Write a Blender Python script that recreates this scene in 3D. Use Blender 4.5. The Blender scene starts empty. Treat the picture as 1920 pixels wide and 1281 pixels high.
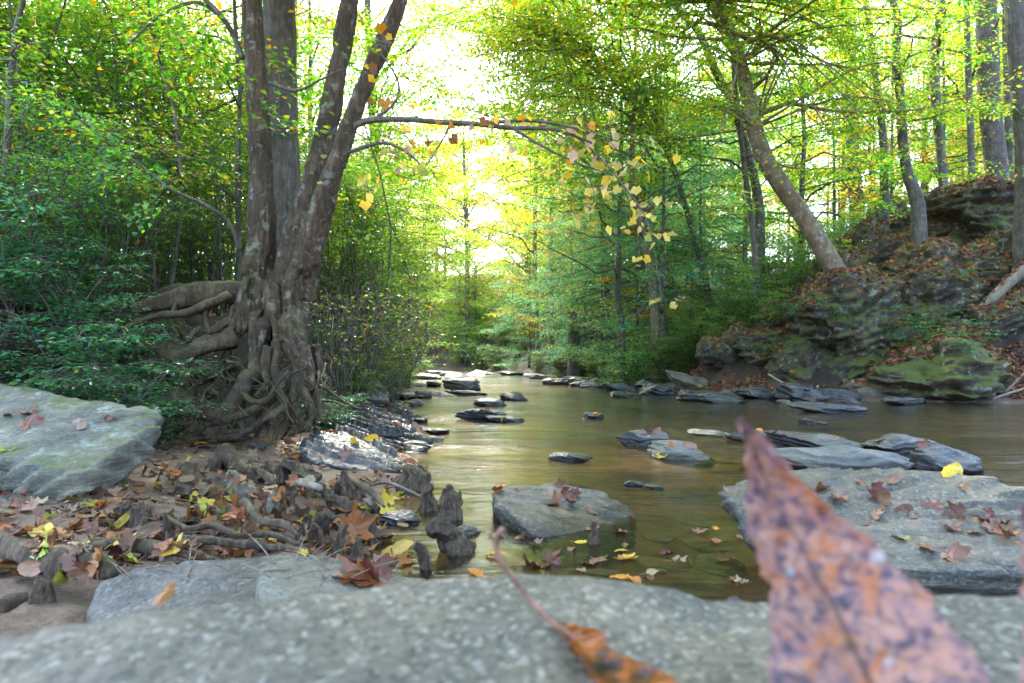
import bpy, math, random
import numpy as np
from mathutils import Vector, Matrix, Euler

SC = bpy.context.scene
COL = SC.collection
F = 1280.0            # focal length in photo pixels (24 mm on 36 mm, 1920 px wide)
CH = 0.75             # camera height above the water
HY = 672.0            # horizon row of the photo
HAZE = False

# ------------------------------------------------------------------ camera, light, exposure
cam = bpy.data.cameras.new('camera')
cam.lens = 24; cam.sensor_width = 36
cam.shift_y = (HY - 640.5) / 1920.0
cam.clip_start = 0.02; cam.clip_end = 600
cam.dof.use_dof = True; cam.dof.focus_distance = 4.6; cam.dof.aperture_fstop = 4.5
co = bpy.data.objects.new('camera', cam); COL.objects.link(co)
co.location = (0, 0, CH); co.rotation_euler = (math.radians(90), 0, 0)
SC.camera = co

SUN_EL, SUN_AZ = math.radians(52), math.radians(-12)     # azimuth: from +Y towards +X
world = bpy.data.worlds.new('World'); SC.world = world; world.use_nodes = True
wn = world.node_tree.nodes; wl = world.node_tree.links
bg = wn['Background']; sky = wn.new('ShaderNodeTexSky')
sky.sky_type = 'NISHITA'; sky.sun_disc = False
sky.sun_elevation = SUN_EL; sky.sun_rotation = SUN_AZ
sky.air_density = 1.0; sky.dust_density = 2.5; sky.ozone_density = 1.0
wl.new(sky.outputs[0], bg.inputs[0]); bg.inputs[1].default_value = 0.15
sl = bpy.data.lights.new('sun', 'SUN'); sl.energy = 1.6; sl.angle = math.radians(1.5); sl.color = (1.0, 0.96, 0.88)
so = bpy.data.objects.new('sun', sl); COL.objects.link(so); so.location = (0, 30, 40)
sd = Vector((math.sin(SUN_AZ) * math.cos(SUN_EL), math.cos(SUN_AZ) * math.cos(SUN_EL), math.sin(SUN_EL)))
so.rotation_euler = sd.to_track_quat('Z', 'Y').to_euler()
vs = SC.view_settings
vs.view_transform = 'Standard'; vs.look = 'None'; vs.gamma = 1.0; vs.exposure = 3.45
SC.render.engine = 'CYCLES'
cy = SC.cycles
cy.max_bounces = 8; cy.diffuse_bounces = 5; cy.glossy_bounces = 3; cy.transmission_bounces = 6
cy.transparent_max_bounces = 8; cy.volume_bounces = 0; cy.caustics_reflective = False; cy.caustics_refractive = False
cy.sample_clamp_indirect = 6; cy.use_denoising = True; cy.use_adaptive_sampling = True; cy.adaptive_threshold = 0.02

# ------------------------------------------------------------------ numpy helpers
def rs(seed): return np.random.RandomState(seed)
def A(*p): return np.array(p, dtype=float)

def _hash(ix, iy, iz, seed):
    h = (ix.astype(np.uint32) * np.uint32(374761393) + iy.astype(np.uint32) * np.uint32(668265263)
         + iz.astype(np.uint32) * np.uint32(2147483647) + np.uint32(seed * 974711 % 4294967291))
    h = (h ^ (h >> np.uint32(13))) * np.uint32(1274126177)
    h = (h ^ (h >> np.uint32(16))) * np.uint32(2246822519)
    h = h ^ (h >> np.uint32(15))
    return h.astype(np.float64) / 4294967295.0

def vnoise(p, seed=0):
    i = np.floor(p).astype(np.int64); f = p - i; f = f * f * f * (f * (f * 6 - 15) + 10)
    r = 0
    for dx in (0, 1):
        wx = f[:, 0] if dx else 1 - f[:, 0]
        for dy in (0, 1):
            wy = f[:, 1] if dy else 1 - f[:, 1]
            for dz in (0, 1):
                wz = f[:, 2] if dz else 1 - f[:, 2]
                r = r + wx * wy * wz * _hash(i[:, 0] + dx, i[:, 1] + dy, i[:, 2] + dz, seed)
    return r * 2 - 1

def fbm(p, seed=0, oct=4, gain=0.5):
    p = np.asarray(p, float); a, t, r = 1.0, 0.0, 0
    for k in range(oct):
        r = r + a * vnoise(p * (2.03 ** k) + 17.3 * k, seed + k * 7); t += a; a *= gain
    return r / t

def unit(v):
    n = np.linalg.norm(v, axis=-1, keepdims=True); return v / np.maximum(n, 1e-9)

def sstep(a, b, x):
    t = np.clip((x - a) / (b - a), 0, 1); return t * t * (3 - 2 * t)

def pix(px, py, d):
    """world point seen at photo pixel (px, py) at distance d along +Y"""
    return A((px - 960) / F * d, d, CH + (HY - py) / F * d)

def pixz(px, py, z=0.0):
    return pix(px, py, (CH - z) * F / (py - HY))

class Geo:
    """collects verts and tri/quad faces, with an optional per-vertex colour"""
    def __init__(s): s.V = []; s.Q = []; s.T = []; s.C = []; s.n = 0
    def add(s, V, Q=None, T=None, C=None):
        V = np.asarray(V, float)
        if Q is not None and len(Q): s.Q.append(np.asarray(Q, int) + s.n)
        if T is not None and len(T): s.T.append(np.asarray(T, int) + s.n)
        s.V.append(V); s.n += len(V)
        if C is not None: s.C.append(np.asarray(C, float))
        return s
    def arrays(s):
        V = np.concatenate(s.V) if s.V else np.zeros((0, 3))
        Q = np.concatenate(s.Q) if s.Q else np.zeros((0, 4), int)
        T = np.concatenate(s.T) if s.T else np.zeros((0, 3), int)
        return V, Q, T
    def mesh(s, name, mats, smooth=True, origin=None, mi=None):
        V, Q, T = s.arrays()
        if origin is not None: V = V - np.asarray(origin)
        m = bpy.data.meshes.new(name)
        m.vertices.add(len(V)); m.vertices.foreach_set('co', V.astype(np.float32).ravel())
        nl = Q.size + T.size
        m.loops.add(nl); m.loops.foreach_set('vertex_index', np.concatenate([Q.ravel(), T.ravel()]).astype(np.int32))
        npoly = len(Q) + len(T)
        m.polygons.add(npoly)
        ls = np.concatenate([np.arange(len(Q)) * 4, Q.size + np.arange(len(T)) * 3]).astype(np.int32)
        m.polygons.foreach_set('loop_start', ls)
        m.polygons.foreach_set('use_smooth', np.full(npoly, smooth, dtype=bool))
        if mi is not None: m.polygons.foreach_set('material_index', np.asarray(mi, np.int32))
        if s.C:
            C = np.concatenate(s.C); C = np.concatenate([C, np.ones((len(C), 1))], 1)
            at = m.attributes.new('col', 'FLOAT_COLOR', 'POINT'); at.data.foreach_set('color', C.astype(np.float32).ravel())
        for mm in (mats if isinstance(mats, (list, tuple)) else [mats]): m.materials.append(mm)
        m.update(calc_edges=True); m.validate()
        return m

def put(name, mesh, parent=None, loc=None):
    o = bpy.data.objects.new(name, mesh); COL.objects.link(o)
    if loc is not None: o.location = loc
    if parent is not None: o.parent = parent
    return o

LABELLED = []
def tag(o, label, cat, group=None, at=None):
    """label + category; things that still share a label at the end get told apart by their order in the photo"""
    o['label'] = label; o['category'] = cat
    if group: o['group'] = group
    LABELLED.append((o, at))
    return o

def thing(name, label, cat, loc=(0, 0, 0), rz=0.0, group=None, at=None):
    o = bpy.data.objects.new(name, None); COL.objects.link(o); o.empty_display_size = 0.1
    o.location = loc; o.rotation_euler = (0, 0, rz)
    return tag(o, label, cat, group, at)

def struct(o, kind='structure'):
    o['kind'] = kind; return o

def copy_thing(root, loc, rz, scale, label, group, cat=None):
    r = root.copy(); COL.objects.link(r)
    r.location = loc; r.rotation_euler = (0, 0, rz); r.scale = (scale,) * 3
    for ch in root.children:
        c = ch.copy(); COL.objects.link(c); c.parent = r
        for g in ch.children:
            k = g.copy(); COL.objects.link(k); k.parent = c
    tag(r, label, cat or root['category'], group)
    return r

def curve(pts, n=40):
    """Catmull-Rom through the control points (any width of columns)"""
    P = np.asarray(pts, float)
    if len(P) < 3:
        t = np.linspace(0, 1, n)[:, None]; return P[0] * (1 - t) + P[-1] * t
    E = np.vstack([2 * P[0] - P[1], P, 2 * P[-1] - P[-2]])
    out = []; u = np.linspace(0, len(P) - 1 - 1e-6, n)
    for x in u:
        k = int(x); t = x - k; a, b, c, d = E[k:k + 4]
        out.append(0.5 * ((2 * b) + (c - a) * t + (2 * a - 5 * b + 4 * c - d) * t * t + (3 * b - a - 3 * c + d) * t ** 3))
    return np.array(out)

def tube(path, rad, n=8, wob=0.0, seed=0, lobes=0.0, geo=None, nl=3):
    """closed tube along the path"""
    P = np.asarray(path, float); R = np.broadcast_to(np.asarray(rad, float), (len(P),)).copy()
    T = unit(np.gradient(P, axis=0))
    up = A(0, 0, 1) if abs(T[0][2]) < 0.9 else A(1, 0, 0)
    N = np.zeros_like(P); N[0] = unit(np.cross(T[0], up))
    for i in range(1, len(P)):
        v = N[i - 1] - T[i] * np.dot(N[i - 1], T[i]); N[i] = v / max(np.linalg.norm(v), 1e-9)
    B = np.cross(T, N)
    a = np.arange(n) / n * 2 * math.pi
    rr = R[:, None] * (1 + lobes * np.cos(nl * a + seed)[None, :])
    V = P[:, None, :] + rr[..., None] * (np.cos(a)[None, :, None] * N[:, None, :] + np.sin(a)[None, :, None] * B[:, None, :])
    V = V.reshape(-1, 3)
    if wob:
        c = np.repeat(P, n, 0); k = fbm(V / (np.mean(R) * 2.2), seed, 3); V = c + (V - c) * (1 + wob * k)[:, None]
    i = np.arange(len(P) - 1)[:, None] * n; j = np.arange(n)[None, :]; j2 = (j + 1) % n
    Q = np.stack([i + j, i + j2, i + n + j2, i + n + j], -1).reshape(-1, 4)
    m = len(P) * n
    V = np.vstack([V, P[0], P[-1]])
    jj = np.arange(n)
    T3 = np.vstack([np.stack([jj * 0 + m, (jj + 1) % n, jj], 1), np.stack([jj * 0 + m + 1, m - n + jj, m - n + (jj + 1) % n], 1)])
    if geo is not None: geo.add(V, Q, T3); return geo
    return V, Q, T3

def vnormals(V, Q, T=None):
    N = np.zeros_like(V)
    for Fc in (Q, T):
        if Fc is None or not len(Fc): continue
        if Fc.shape[1] == 4: n = np.cross(V[Fc[:, 2]] - V[Fc[:, 0]], V[Fc[:, 3]] - V[Fc[:, 1]])
        else: n = np.cross(V[Fc[:, 1]] - V[Fc[:, 0]], V[Fc[:, 2]] - V[Fc[:, 0]])
        for k in range(Fc.shape[1]): np.add.at(N, Fc[:, k], n)
    return unit(N)

def remesh(geo, voxel, smooth=3, fac=0.5):
    """union of closed pieces by voxel remeshing; returns V, Q"""
    m = geo.mesh('tmp', []); o = bpy.data.objects.new('tmp', m); COL.objects.link(o)
    r = o.modifiers.new('r', 'REMESH'); r.mode = 'VOXEL'; r.voxel_size = voxel; r.use_smooth_shade = True
    if smooth: s = o.modifiers.new('s', 'SMOOTH'); s.iterations = smooth; s.factor = fac
    dg = bpy.context.evaluated_depsgraph_get(); dg.update()
    e = o.evaluated_get(dg); em = e.to_mesh()
    V = np.zeros(len(em.vertices) * 3, np.float32); em.vertices.foreach_get('co', V)
    L = np.zeros(len(em.loops), np.int32); em.loops.foreach_get('vertex_index', L)
    V = V.reshape(-1, 3).astype(float); Q = L.reshape(-1, 4)
    e.to_mesh_clear(); bpy.data.objects.remove(o); bpy.data.meshes.remove(m)
    return V, Q.astype(int)

# ------------------------------------------------------------------ materials
def new_mat(name):
    m = bpy.data.materials.new(name); m.use_nodes = True
    nt = m.node_tree; nt.nodes.clear()
    out = nt.nodes.new('ShaderNodeOutputMaterial')
    return m, nt, out

class N:
    """tiny node helper"""
    def __init__(s, nt): s.nt = nt
    def __call__(s, typ, ins=None, **kw):
        n = s.nt.nodes.new('ShaderNode' + typ)
        for k, v in kw.items(): setattr(n, k, v)
        for k, v in (ins or {}).items():
            if hasattr(v, 'is_linked') or isinstance(v, bpy.types.NodeSocket): s.nt.links.new(v, n.inputs[k])
            else: n.inputs[k].default_value = v
        return n
    def ramp(s, fac, stops, interp='LINEAR'):
        n = s.nt.nodes.new('ShaderNodeValToRGB'); n.color_ramp.interpolation = interp
        e = n.color_ramp.elements
        while len(e) < len(stops): e.new(0.5)
        for k, (p, c) in enumerate(stops):
            e[k].position = p
            if not isinstance(c, (tuple, list)): c = (c, c, c)
            e[k].color = (*c[:3], 1)
        s.nt.links.new(fac, n.inputs[0]); return n.outputs[0]
    def mix(s, fac, a, b, blend='MIX'):
        n = s.nt.nodes.new('ShaderNodeMix'); n.data_type = 'RGBA'; n.blend_type = blend
        for sock, v in ((n.inputs[0], fac), (n.inputs[6], a), (n.inputs[7], b)):
            if isinstance(v, bpy.types.NodeSocket): s.nt.links.new(v, sock)
            else: sock.default_value = v if not isinstance(v, tuple) else (*v[:3], 1)
        return n.outputs[2]
    def math(s, op, a, b=0.0, clamp=False):
        n = s.nt.nodes.new('ShaderNodeMath'); n.operation = op; n.use_clamp = clamp
        for k, v in ((0, a), (1, b)):
            if isinstance(v, bpy.types.NodeSocket): s.nt.links.new(v, n.inputs[k])
            else: n.inputs[k].default_value = v
        return n.outputs[0]
    def noise(s, vec, scale, detail=6, rough=0.6, dist=0.0):
        return s('TexNoise', {'Vector': vec, 'Scale': scale, 'Detail': detail, 'Roughness': rough, 'Distortion': dist}).outputs[0]
    def mapping(s, vec, scale=(1, 1, 1), rot=(0, 0, 0)):
        return s('Mapping', {'Vector': vec, 'Scale': scale, 'Rotation': rot}).outputs[0]

def rock_mat(name, dark, mid, light, moss=0.0, mosscol=(0.09, 0.13, 0.02), rough=0.7, sc=1.0, strata=0.5, tilt=(0.25, 0.35, 0), speck=0.0, lichen=0.0, bump=0.75, sand=0.0, wet=False):
    m, nt, out = new_mat(name); n = N(nt)
    co_ = n('TexCoord').outputs['Object']; oi = n('ObjectInfo').outputs['Random']
    v = n('VectorMath', {0: co_, 1: n('CombineXYZ', {'X': n.math('MULTIPLY', oi, 9.0), 'Y': n.math('MULTIPLY', oi, 5.0)}).outputs[0]}, operation='ADD').outputs[0]
    n1 = n.noise(v, 3.2 * sc, 8, 0.62)
    st = n.noise(n.mapping(v, (1.2, 1.2, 9.0), tilt), 3.0 * sc, 7, 0.65, 0.6)
    fine = n.noise(v, 48 * sc, 4, 0.7)
    f = n.math('ADD', n.math('MULTIPLY', n1, 1 - strata * 0.6), n.math('MULTIPLY', st, strata * 0.6))
    f2 = n.math('ADD', n.math('MULTIPLY', f, 0.78), n.math('MULTIPLY', fine, 0.22))
    c = n.ramp(f2, [(0.30, dark), (0.48, mid), (0.68, light)])
    if speck:
        w = n('TexVoronoi', {'Vector': v, 'Scale': 95 * sc}).outputs['Color']
        c = n.mix(speck, c, n.ramp(w, [(0.1, (0.03, 0.03, 0.025)), (0.45, (0.16, 0.16, 0.135)), (0.7, (0.24, 0.20, 0.15)), (0.9, (0.6, 0.58, 0.52))]), 'MIX')
    if lichen:
        lv = n.noise(v, 7 * sc, 6, 0.7, 0.4)
        c = n.mix(n.math('MULTIPLY', n.ramp(lv, [(0.55, 0.0), (0.62, 1.0)]), lichen), c, (0.36, 0.42, 0.36))
    if speck:
        cr = n.ramp(n('TexVoronoi', {'Vector': n('VectorMath', {0: v, 1: n('CombineXYZ', {'X': n.math('MULTIPLY', n1, 0.5), 'Y': n.math('MULTIPLY', st, 0.4)}).outputs[0]}, operation='ADD').outputs[0], 'Scale': 2.4 * sc}, feature='DISTANCE_TO_EDGE').outputs['Distance'], [(0.0, 0.35), (0.012, 1.0)])
        c = n.mix(0.8, c, cr, 'MULTIPLY')
    sn = n.noise(v, 1.1 * sc, 5, 0.6, 0.5)
    c = n.mix(0.75, c, n.ramp(sn, [(0.35, (0.62, 0.68, 0.75)), (0.5, (0.95, 0.95, 0.95)), (0.65, (1.2, 1.1, 0.92))]), 'MULTIPLY')
    nz = n('SeparateXYZ', {0: n('NewGeometry').outputs['Normal']}).outputs['Z']
    if sand:
        sv = n.noise(v, 5 * sc, 6, 0.75)
        c = n.mix(n.math('MULTIPLY', n.math('MULTIPLY', n.ramp(sv, [(0.5, 0.0), (0.68, 1.0)]), n.math('MAXIMUM', nz, 0.0)), sand), c, (0.30, 0.21, 0.13))
    if moss:
        mv = n.noise(v, 2.6 * sc, 8, 0.7, 0.3)
        k = n.math('ADD', n.math('MULTIPLY', nz, 0.42), mv)
        mk = n.ramp(k, [(0.98 - 0.34 * moss, 0.0), (1.10 - 0.34 * moss, 1.0)])
        mc = n.mix(fine, tuple(x * 0.35 for x in mosscol), tuple(x * 1.5 for x in mosscol))
        c = n.mix(n.math('MULTIPLY', mk, 0.9), c, mc)
    wetf = None
    if wet:
        pz = n('SeparateXYZ', {0: n('NewGeometry').outputs['Position']}).outputs['Z']
        wetf = n.ramp(n.math('SUBTRACT', pz, n.math('MULTIPLY', n1, 0.05)), [(0.0, 1.0), (0.035, 0.0)])
        c = n.mix(wetf, c, n.mix(1.0, c, (0.35, 0.33, 0.30), 'MULTIPLY'))
    h = n.math('ADD', n.math('ADD', n.math('MULTIPLY', st, 0.9), n.math('MULTIPLY', n1, 0.6)), n.math('MULTIPLY', fine, 0.22))
    b = n('Bump', {'Strength': bump, 'Distance': 0.035 / sc, 'Height': h}).outputs[0]
    rg = n.ramp(st, [(0.3, max(rough - 0.18, 0.1)), (0.7, min(rough + 0.12, 1))])
    if wetf is not None: rg = n.math('MULTIPLY', rg, n.math('SUBTRACT', 1.0, n.math('MULTIPLY', wetf, 0.6)))
    p = n('BsdfPrincipled', {'Base Color': c, 'Roughness': rg, 'Normal': b})
    nt.links.new(p.outputs[0], out.inputs[0]); return m

def bark_mat(name, dark, mid, light, moss=0.0, ridge=1.0, sc=1.0, lichen=0.3):
    m, nt, out = new_mat(name); n = N(nt)
    co_ = n('TexCoord').outputs['Object']
    st = n.noise(n.mapping(co_, (1, 1, 0.16)), 26 * sc, 6, 0.65, 0.8)
    n1 = n.noise(co_, 5 * sc, 7, 0.65)
    fine = n.noise(co_, 70 * sc, 3, 0.7)
    f = n.math('ADD', n.math('MULTIPLY', st, 0.45), n.math('ADD', n.math('MULTIPLY', n1, 0.4), n.math('MULTIPLY', fine, 0.15)))
    c = n.ramp(f, [(0.36, dark), (0.5, mid), (0.64, light)])
    if lichen:
        lv = n.noise(co_, 11 * sc, 5, 0.65, 0.2)
        c = n.mix(n.math('MULTIPLY', n.ramp(lv, [(0.56, 0.0), (0.64, 1.0)]), lichen), c, (0.33, 0.35, 0.31))
    if moss:
        mv = n.noise(co_, 3.5, 8, 0.7, 0.3)
        nz = n('SeparateXYZ', {0: n('NewGeometry').outputs['Normal']}).outputs['Z']
        k = n.math('ADD', n.math('MULTIPLY', nz, 0.22), mv)
        c = n.mix(n.math('MULTIPLY', n.ramp(k, [(0.56, 0.0), (0.72, 1.0)]), moss), c, n.mix(fine, (0.025, 0.035, 0.006), (0.11, 0.12, 0.025)))
    h = n.math('ADD', n.math('MULTIPLY', st, ridge), n.math('ADD', n.math('MULTIPLY', n1, 0.5), n.math('MULTIPLY', fine, 0.2)))
    b = n('Bump', {'Strength': 0.8, 'Distance': 0.02 / sc, 'Height': h}).outputs[0]
    p = n('BsdfPrincipled', {'Base Color': c, 'Roughness': 0.85, 'Normal': b})
    nt.links.new(p.outputs[0], out.inputs[0]); return m

def leaf_mat(name, trans=0.5, boost=1.5, rough=0.45, spec=0.25):
    m, nt, out = new_mat(name); n = N(nt)
    at = n('Attribute', attribute_name='col').outputs['Color']
    oi = n('ObjectInfo').outputs['Random']
    hs = n('HueSaturation', {'Hue': n.math('ADD', 0.485, n.math('MULTIPLY', oi, 0.03)), 'Value': n.math('ADD', 0.85, n.math('MULTIPLY', oi, 0.3)), 'Color': at}).outputs[0]
    d = n('BsdfPrincipled', {'Base Color': hs, 'Roughness': rough, 'Specular IOR Level': spec}).outputs[0]
    tc = n('HueSaturation', {'Saturation': 1.1, 'Value': boost, 'Color': hs}).outputs[0]
    t = n('BsdfTranslucent', {'Color': tc}).outputs[0]
    mx = n('MixShader', {0: trans, 1: d, 2: t}).outputs[0]
    nt.links.new(mx, out.inputs[0]); return m

def dry_leaf_mat(name, base, spot, vein=None, scale=60, trans=0.15, rough=0.4, amount=0.55):
    m, nt, out = new_mat(name); n = N(nt)
    co_ = n('TexCoord').outputs['Object']; oi = n('ObjectInfo').outputs['Random']
    v = n('VectorMath', {0: co_, 1: n('CombineXYZ', {'X': oi, 'Y': oi}).outputs[0]}, operation='ADD').outputs[0]
    n1 = n.noise(v, scale, 5, 0.6)
    c = n.ramp(n1, [(amount - 0.18, spot), (amount + 0.02, base), (0.8, tuple(min(1, x * 1.35) for x in base))])
    hs = n('HueSaturation', {'Hue': n.math('ADD', 0.485, n.math('MULTIPLY', oi, 0.03)), 'Value': n.math('ADD', 0.75, n.math('MULTIPLY', oi, 0.5)), 'Color': c}).outputs[0]
    b = n('Bump', {'Strength': 0.3, 'Distance': 0.003, 'Height': n1}).outputs[0]
    d = n('BsdfPrincipled', {'Base Color': hs, 'Roughness': rough, 'Normal': b}).outputs[0]
    t = n('BsdfTranslucent', {'Color': hs}).outputs[0]
    nt.links.new(n('MixShader', {0: trans, 1: d, 2: t}).outputs[0], out.inputs[0]); return m

M = {}
M['schist'] = rock_mat('wet_schist', (0.014, 0.015, 0.017), (0.05, 0.052, 0.057), (0.15, 0.147, 0.145), wet=True, rough=0.36, strata=0.9, sand=0.3)
M['dark_schist'] = rock_mat('dark_wet_schist', (0.010, 0.011, 0.013), (0.026, 0.028, 0.032), (0.085, 0.09, 0.095), wet=True, rough=0.32, strata=0.9)
M['pale_schist'] = rock_mat('pale_creek_stone', (0.045, 0.046, 0.046), (0.115, 0.116, 0.112), (0.25, 0.235, 0.21), wet=True, rough=0.6, strata=0.6, sand=0.4)
M['slab'] = rock_mat('grey_slab', (0.018, 0.017, 0.016), (0.056, 0.054, 0.049), (0.15, 0.138, 0.118), wet=True, rough=0.5, strata=0.8, tilt=(0.1, 0.1, 0.3), speck=0.2, sand=0.25)
M['boulder'] = rock_mat('lichen_boulder', (0.034, 0.033, 0.024), (0.118, 0.118, 0.095), (0.29, 0.285, 0.225), moss=0.35, mosscol=(0.07, 0.09, 0.02), rough=0.8, strata=0.55, speck=0.1, lichen=0.55)
M['tan_rock'] = rock_mat('tan_rock', (0.04, 0.033, 0.024), (0.105, 0.09, 0.068), (0.22, 0.195, 0.152), rough=0.75, strata=0.4)
M['tan_block'] = rock_mat('tan_block', (0.05, 0.042, 0.03), (0.15, 0.128, 0.095), (0.29, 0.25, 0.19), rough=0.8, strata=0.3, speck=0.15, lichen=0.3)
M['granite'] = rock_mat('speckled_rock', (0.030, 0.025, 0.019), (0.076, 0.063, 0.047), (0.19, 0.145, 0.10), rough=0.75, strata=0.1, speck=0.36, sc=1.9, bump=0.45)
M['mossy'] = rock_mat('mossy_ledge', (0.010, 0.007, 0.004), (0.042, 0.032, 0.02), (0.16, 0.13, 0.085), moss=1.15, mosscol=(0.075, 0.095, 0.010), rough=0.85, strata=0.7, tilt=(0.5, -0.55, 0), lichen=0.45, bump=0.9)
M['sunk'] = rock_mat('sunken_stone', (0.06, 0.055, 0.035), (0.13, 0.12, 0.08), (0.24, 0.21, 0.15), rough=0.6, strata=0.2)
M['bark'] = bark_mat('grey_brown_bark', (0.012, 0.007, 0.003), (0.054, 0.033, 0.017), (0.145, 0.097, 0.058), moss=0.5, sc=1.15, lichen=0.35)
M['ridged'] = bark_mat('ridged_bark', (0.025, 0.02, 0.016), (0.085, 0.07, 0.056), (0.18, 0.15, 0.12), ridge=2.8, sc=1.2, lichen=0.15)
M['root'] = bark_mat('root_bark', (0.012, 0.007, 0.004), (0.056, 0.036, 0.020), (0.15, 0.105, 0.063), moss=0.7, sc=1.4, lichen=0.1)
M['trunk'] = bark_mat('forest_bark', (0.03, 0.026, 0.022), (0.085, 0.075, 0.062), (0.17, 0.155, 0.13), sc=0.8, lichen=0.3)
M['beech'] = bark_mat('smooth_tan_bark', (0.07, 0.05, 0.03), (0.16, 0.115, 0.072), (0.27, 0.21, 0.145), moss=0.2, ridge=0.3, sc=0.7, lichen=0.55)
M['twig'] = bark_mat('twig_bark', (0.04, 0.034, 0.028), (0.10, 0.085, 0.07), (0.20, 0.18, 0.15), sc=1.5, lichen=0)
M['drift'] = bark_mat('wet_driftwood', (0.012, 0.007, 0.004), (0.070, 0.044, 0.027), (0.21, 0.148, 0.10), moss=0.3, sc=2.0, ridge=2.4, lichen=0)
M['silver'] = bark_mat('silver_driftwood', (0.03, 0.025, 0.02), (0.13, 0.108, 0.086), (0.30, 0.26, 0.215), moss=0.25, sc=1.8, ridge=2.0, lichen=0)
M['fallen'] = bark_mat('pale_dead_wood', (0.10, 0.08, 0.06), (0.24, 0.20, 0.155), (0.36, 0.31, 0.25), sc=1.2, lichen=0.2)
M['leaf'] = leaf_mat('green_leaf', 0.58, 2.0, 0.38, 0.5)
M['shrubleaf'] = leaf_mat('shrub_leaf', 0.5, 1.9, 0.33, 0.6)
M['litter'] = leaf_mat('litter_leaf', 0.1, 1.0, 0.6, 0.3)
DRY = {
 'brown': dry_leaf_mat('brown_dry_leaf', (0.20, 0.085, 0.04), (0.06, 0.028, 0.016)),
 'rust': dry_leaf_mat('rust_dry_leaf', (0.34, 0.115, 0.03), (0.12, 0.035, 0.015)),
 'tan': dry_leaf_mat('tan_dry_leaf', (0.34, 0.235, 0.15), (0.15, 0.09, 0.055)),
 'yellow': dry_leaf_mat('yellow_leaf', (0.55, 0.37, 0.03), (0.28, 0.12, 0.02), amount=0.45),
 'orange': dry_leaf_mat('orange_leaf', (0.52, 0.19, 0.025), (0.2, 0.05, 0.015), amount=0.48),
 'dark red': dry_leaf_mat('dark_red_leaf', (0.17, 0.04, 0.025), (0.05, 0.015, 0.012)),
 'yellow green': dry_leaf_mat('yellow_green_leaf', (0.33, 0.36, 0.04), (0.16, 0.17, 0.03), amount=0.42),
 'pinkish': dry_leaf_mat('pinkish_dry_leaf', (0.33, 0.16, 0.11), (0.13, 0.06, 0.045)),
}

# ------------------------------------------------------------------ ground and water
LB = np.array([(0.7, -4), (0.3, 0), (-0.1, 1.5), (-0.45, 2.2), (-0.60, 2.7), (-0.62, 3.2), (-0.70, 3.65), (-0.56, 4.3), (-0.88, 5.4), (-0.80, 6.4), (-1.1, 8), (-1.5, 10), (-2.7, 15), (-3.6, 24), (-5.2, 34), (-9, 46), (-20, 62), (-60, 80)])
RB = np.array([(14, -4), (11, 8), (9.2, 11.0), (7.6, 11.5), (5.2, 12.3), (4.5, 13.2), (3.4, 15.2), (2.5, 24), (1.1, 31), (-2.5, 43), (-14, 58), (-60, 72)])
BT = np.array([(-14, 1.0), (-6, 3.0), (-3.9, 4.1), (-3.3, 4.9), (-2.85, 5.9), (-2.25, 6.8), (-2.15, 8), (-2.5, 10), (-3.7, 15), (-4.7, 24), (-6.6, 34), (-11, 47), (-22, 64), (-60, 84)])

def poly_dist(x, y, P):
    """distance to polyline P and side (+ = left of its direction)"""
    best = np.full(x.shape, 1e9); side = np.zeros(x.shape)
    for a, b in zip(P[:-1], P[1:]):
        d = b - a; L = d @ d
        t = np.clip(((x - a[0]) * d[0] + (y - a[1]) * d[1]) / L, 0, 1)
        qx, qy = a[0] + t * d[0], a[1] + t * d[1]
        r = np.hypot(x - qx, y - qy); s = np.sign(d[0] * (y - a[1]) - d[1] * (x - a[0]))
        k = r < best - 1e-9; best = np.where(k, r, best); side = np.where(k, s, side)
    return best * np.where(side == 0, 1, side)

def ground_z(x, y):
    x = np.asarray(x, float); y = np.asarray(y, float)
    dl = poly_dist(x, y, LB)          # + = land left
    dr = -poly_dist(x, y, RB)         # + = land right
    db = poly_dist(x, y, BT)          # + = behind the bank edge
    p = np.stack([x, y, np.zeros_like(x)], -1).reshape(-1, 3)
    n1 = fbm(p * 0.55, 3, 4).reshape(x.shape); n2 = fbm(p * 3.1, 11, 3).reshape(x.shape); n3 = fbm(p * 11, 5, 3).reshape(x.shape)
    dl = dl + 0.16 * n2 * (y > 3.9); dr = dr + 0.22 * n2
    inw = np.minimum(-dl, -dr)
    z = -0.02 - 0.24 * sstep(0, 1.6, inw) + 0.05 * n2 * sstep(0, 0.5, inw)
    zl = 0.015 + 0.11 * sstep(0, 1.4, dl) + 0.03 * np.maximum(dl - 1.0, 0) * 0.3 + (0.028 * n2 + 0.014 * n3) * sstep(0, 0.3, dl)
    zl = zl + 1.0 * sstep(-0.55, 0.22, db + 0.12 * n2) + 0.045 * np.maximum(db, 0) + 0.10 * n1 * sstep(0, 1, db)
    zr = 0.02 + 0.10 * sstep(0, 0.8, dr) + 0.86 * np.clip(dr - 0.6, 0, 3.9) + 0.30 * np.clip(dr - 4.5, 0, 14) + 0.08 * np.maximum(dr - 18, 0)
    far = sstep(14, 26, y); zr = zr * (1 - 0.25 * far)
    zr = zr + (0.30 * n1 + 0.12 * n2) * sstep(0.5, 2.5, dr) + 0.03 * n3 * sstep(0.2, 1, dr)
    hill = 5.0 * sstep(56, 90, y); zl = zl + hill; zr = zr + hill
    z = np.where(dl > 0, zl, z); z = np.where((dr > 0) & (dl <= 0), zr, z)
    return z

def gz(x, y): return float(ground_z(np.array([x]), np.array([y]))[0])

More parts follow.
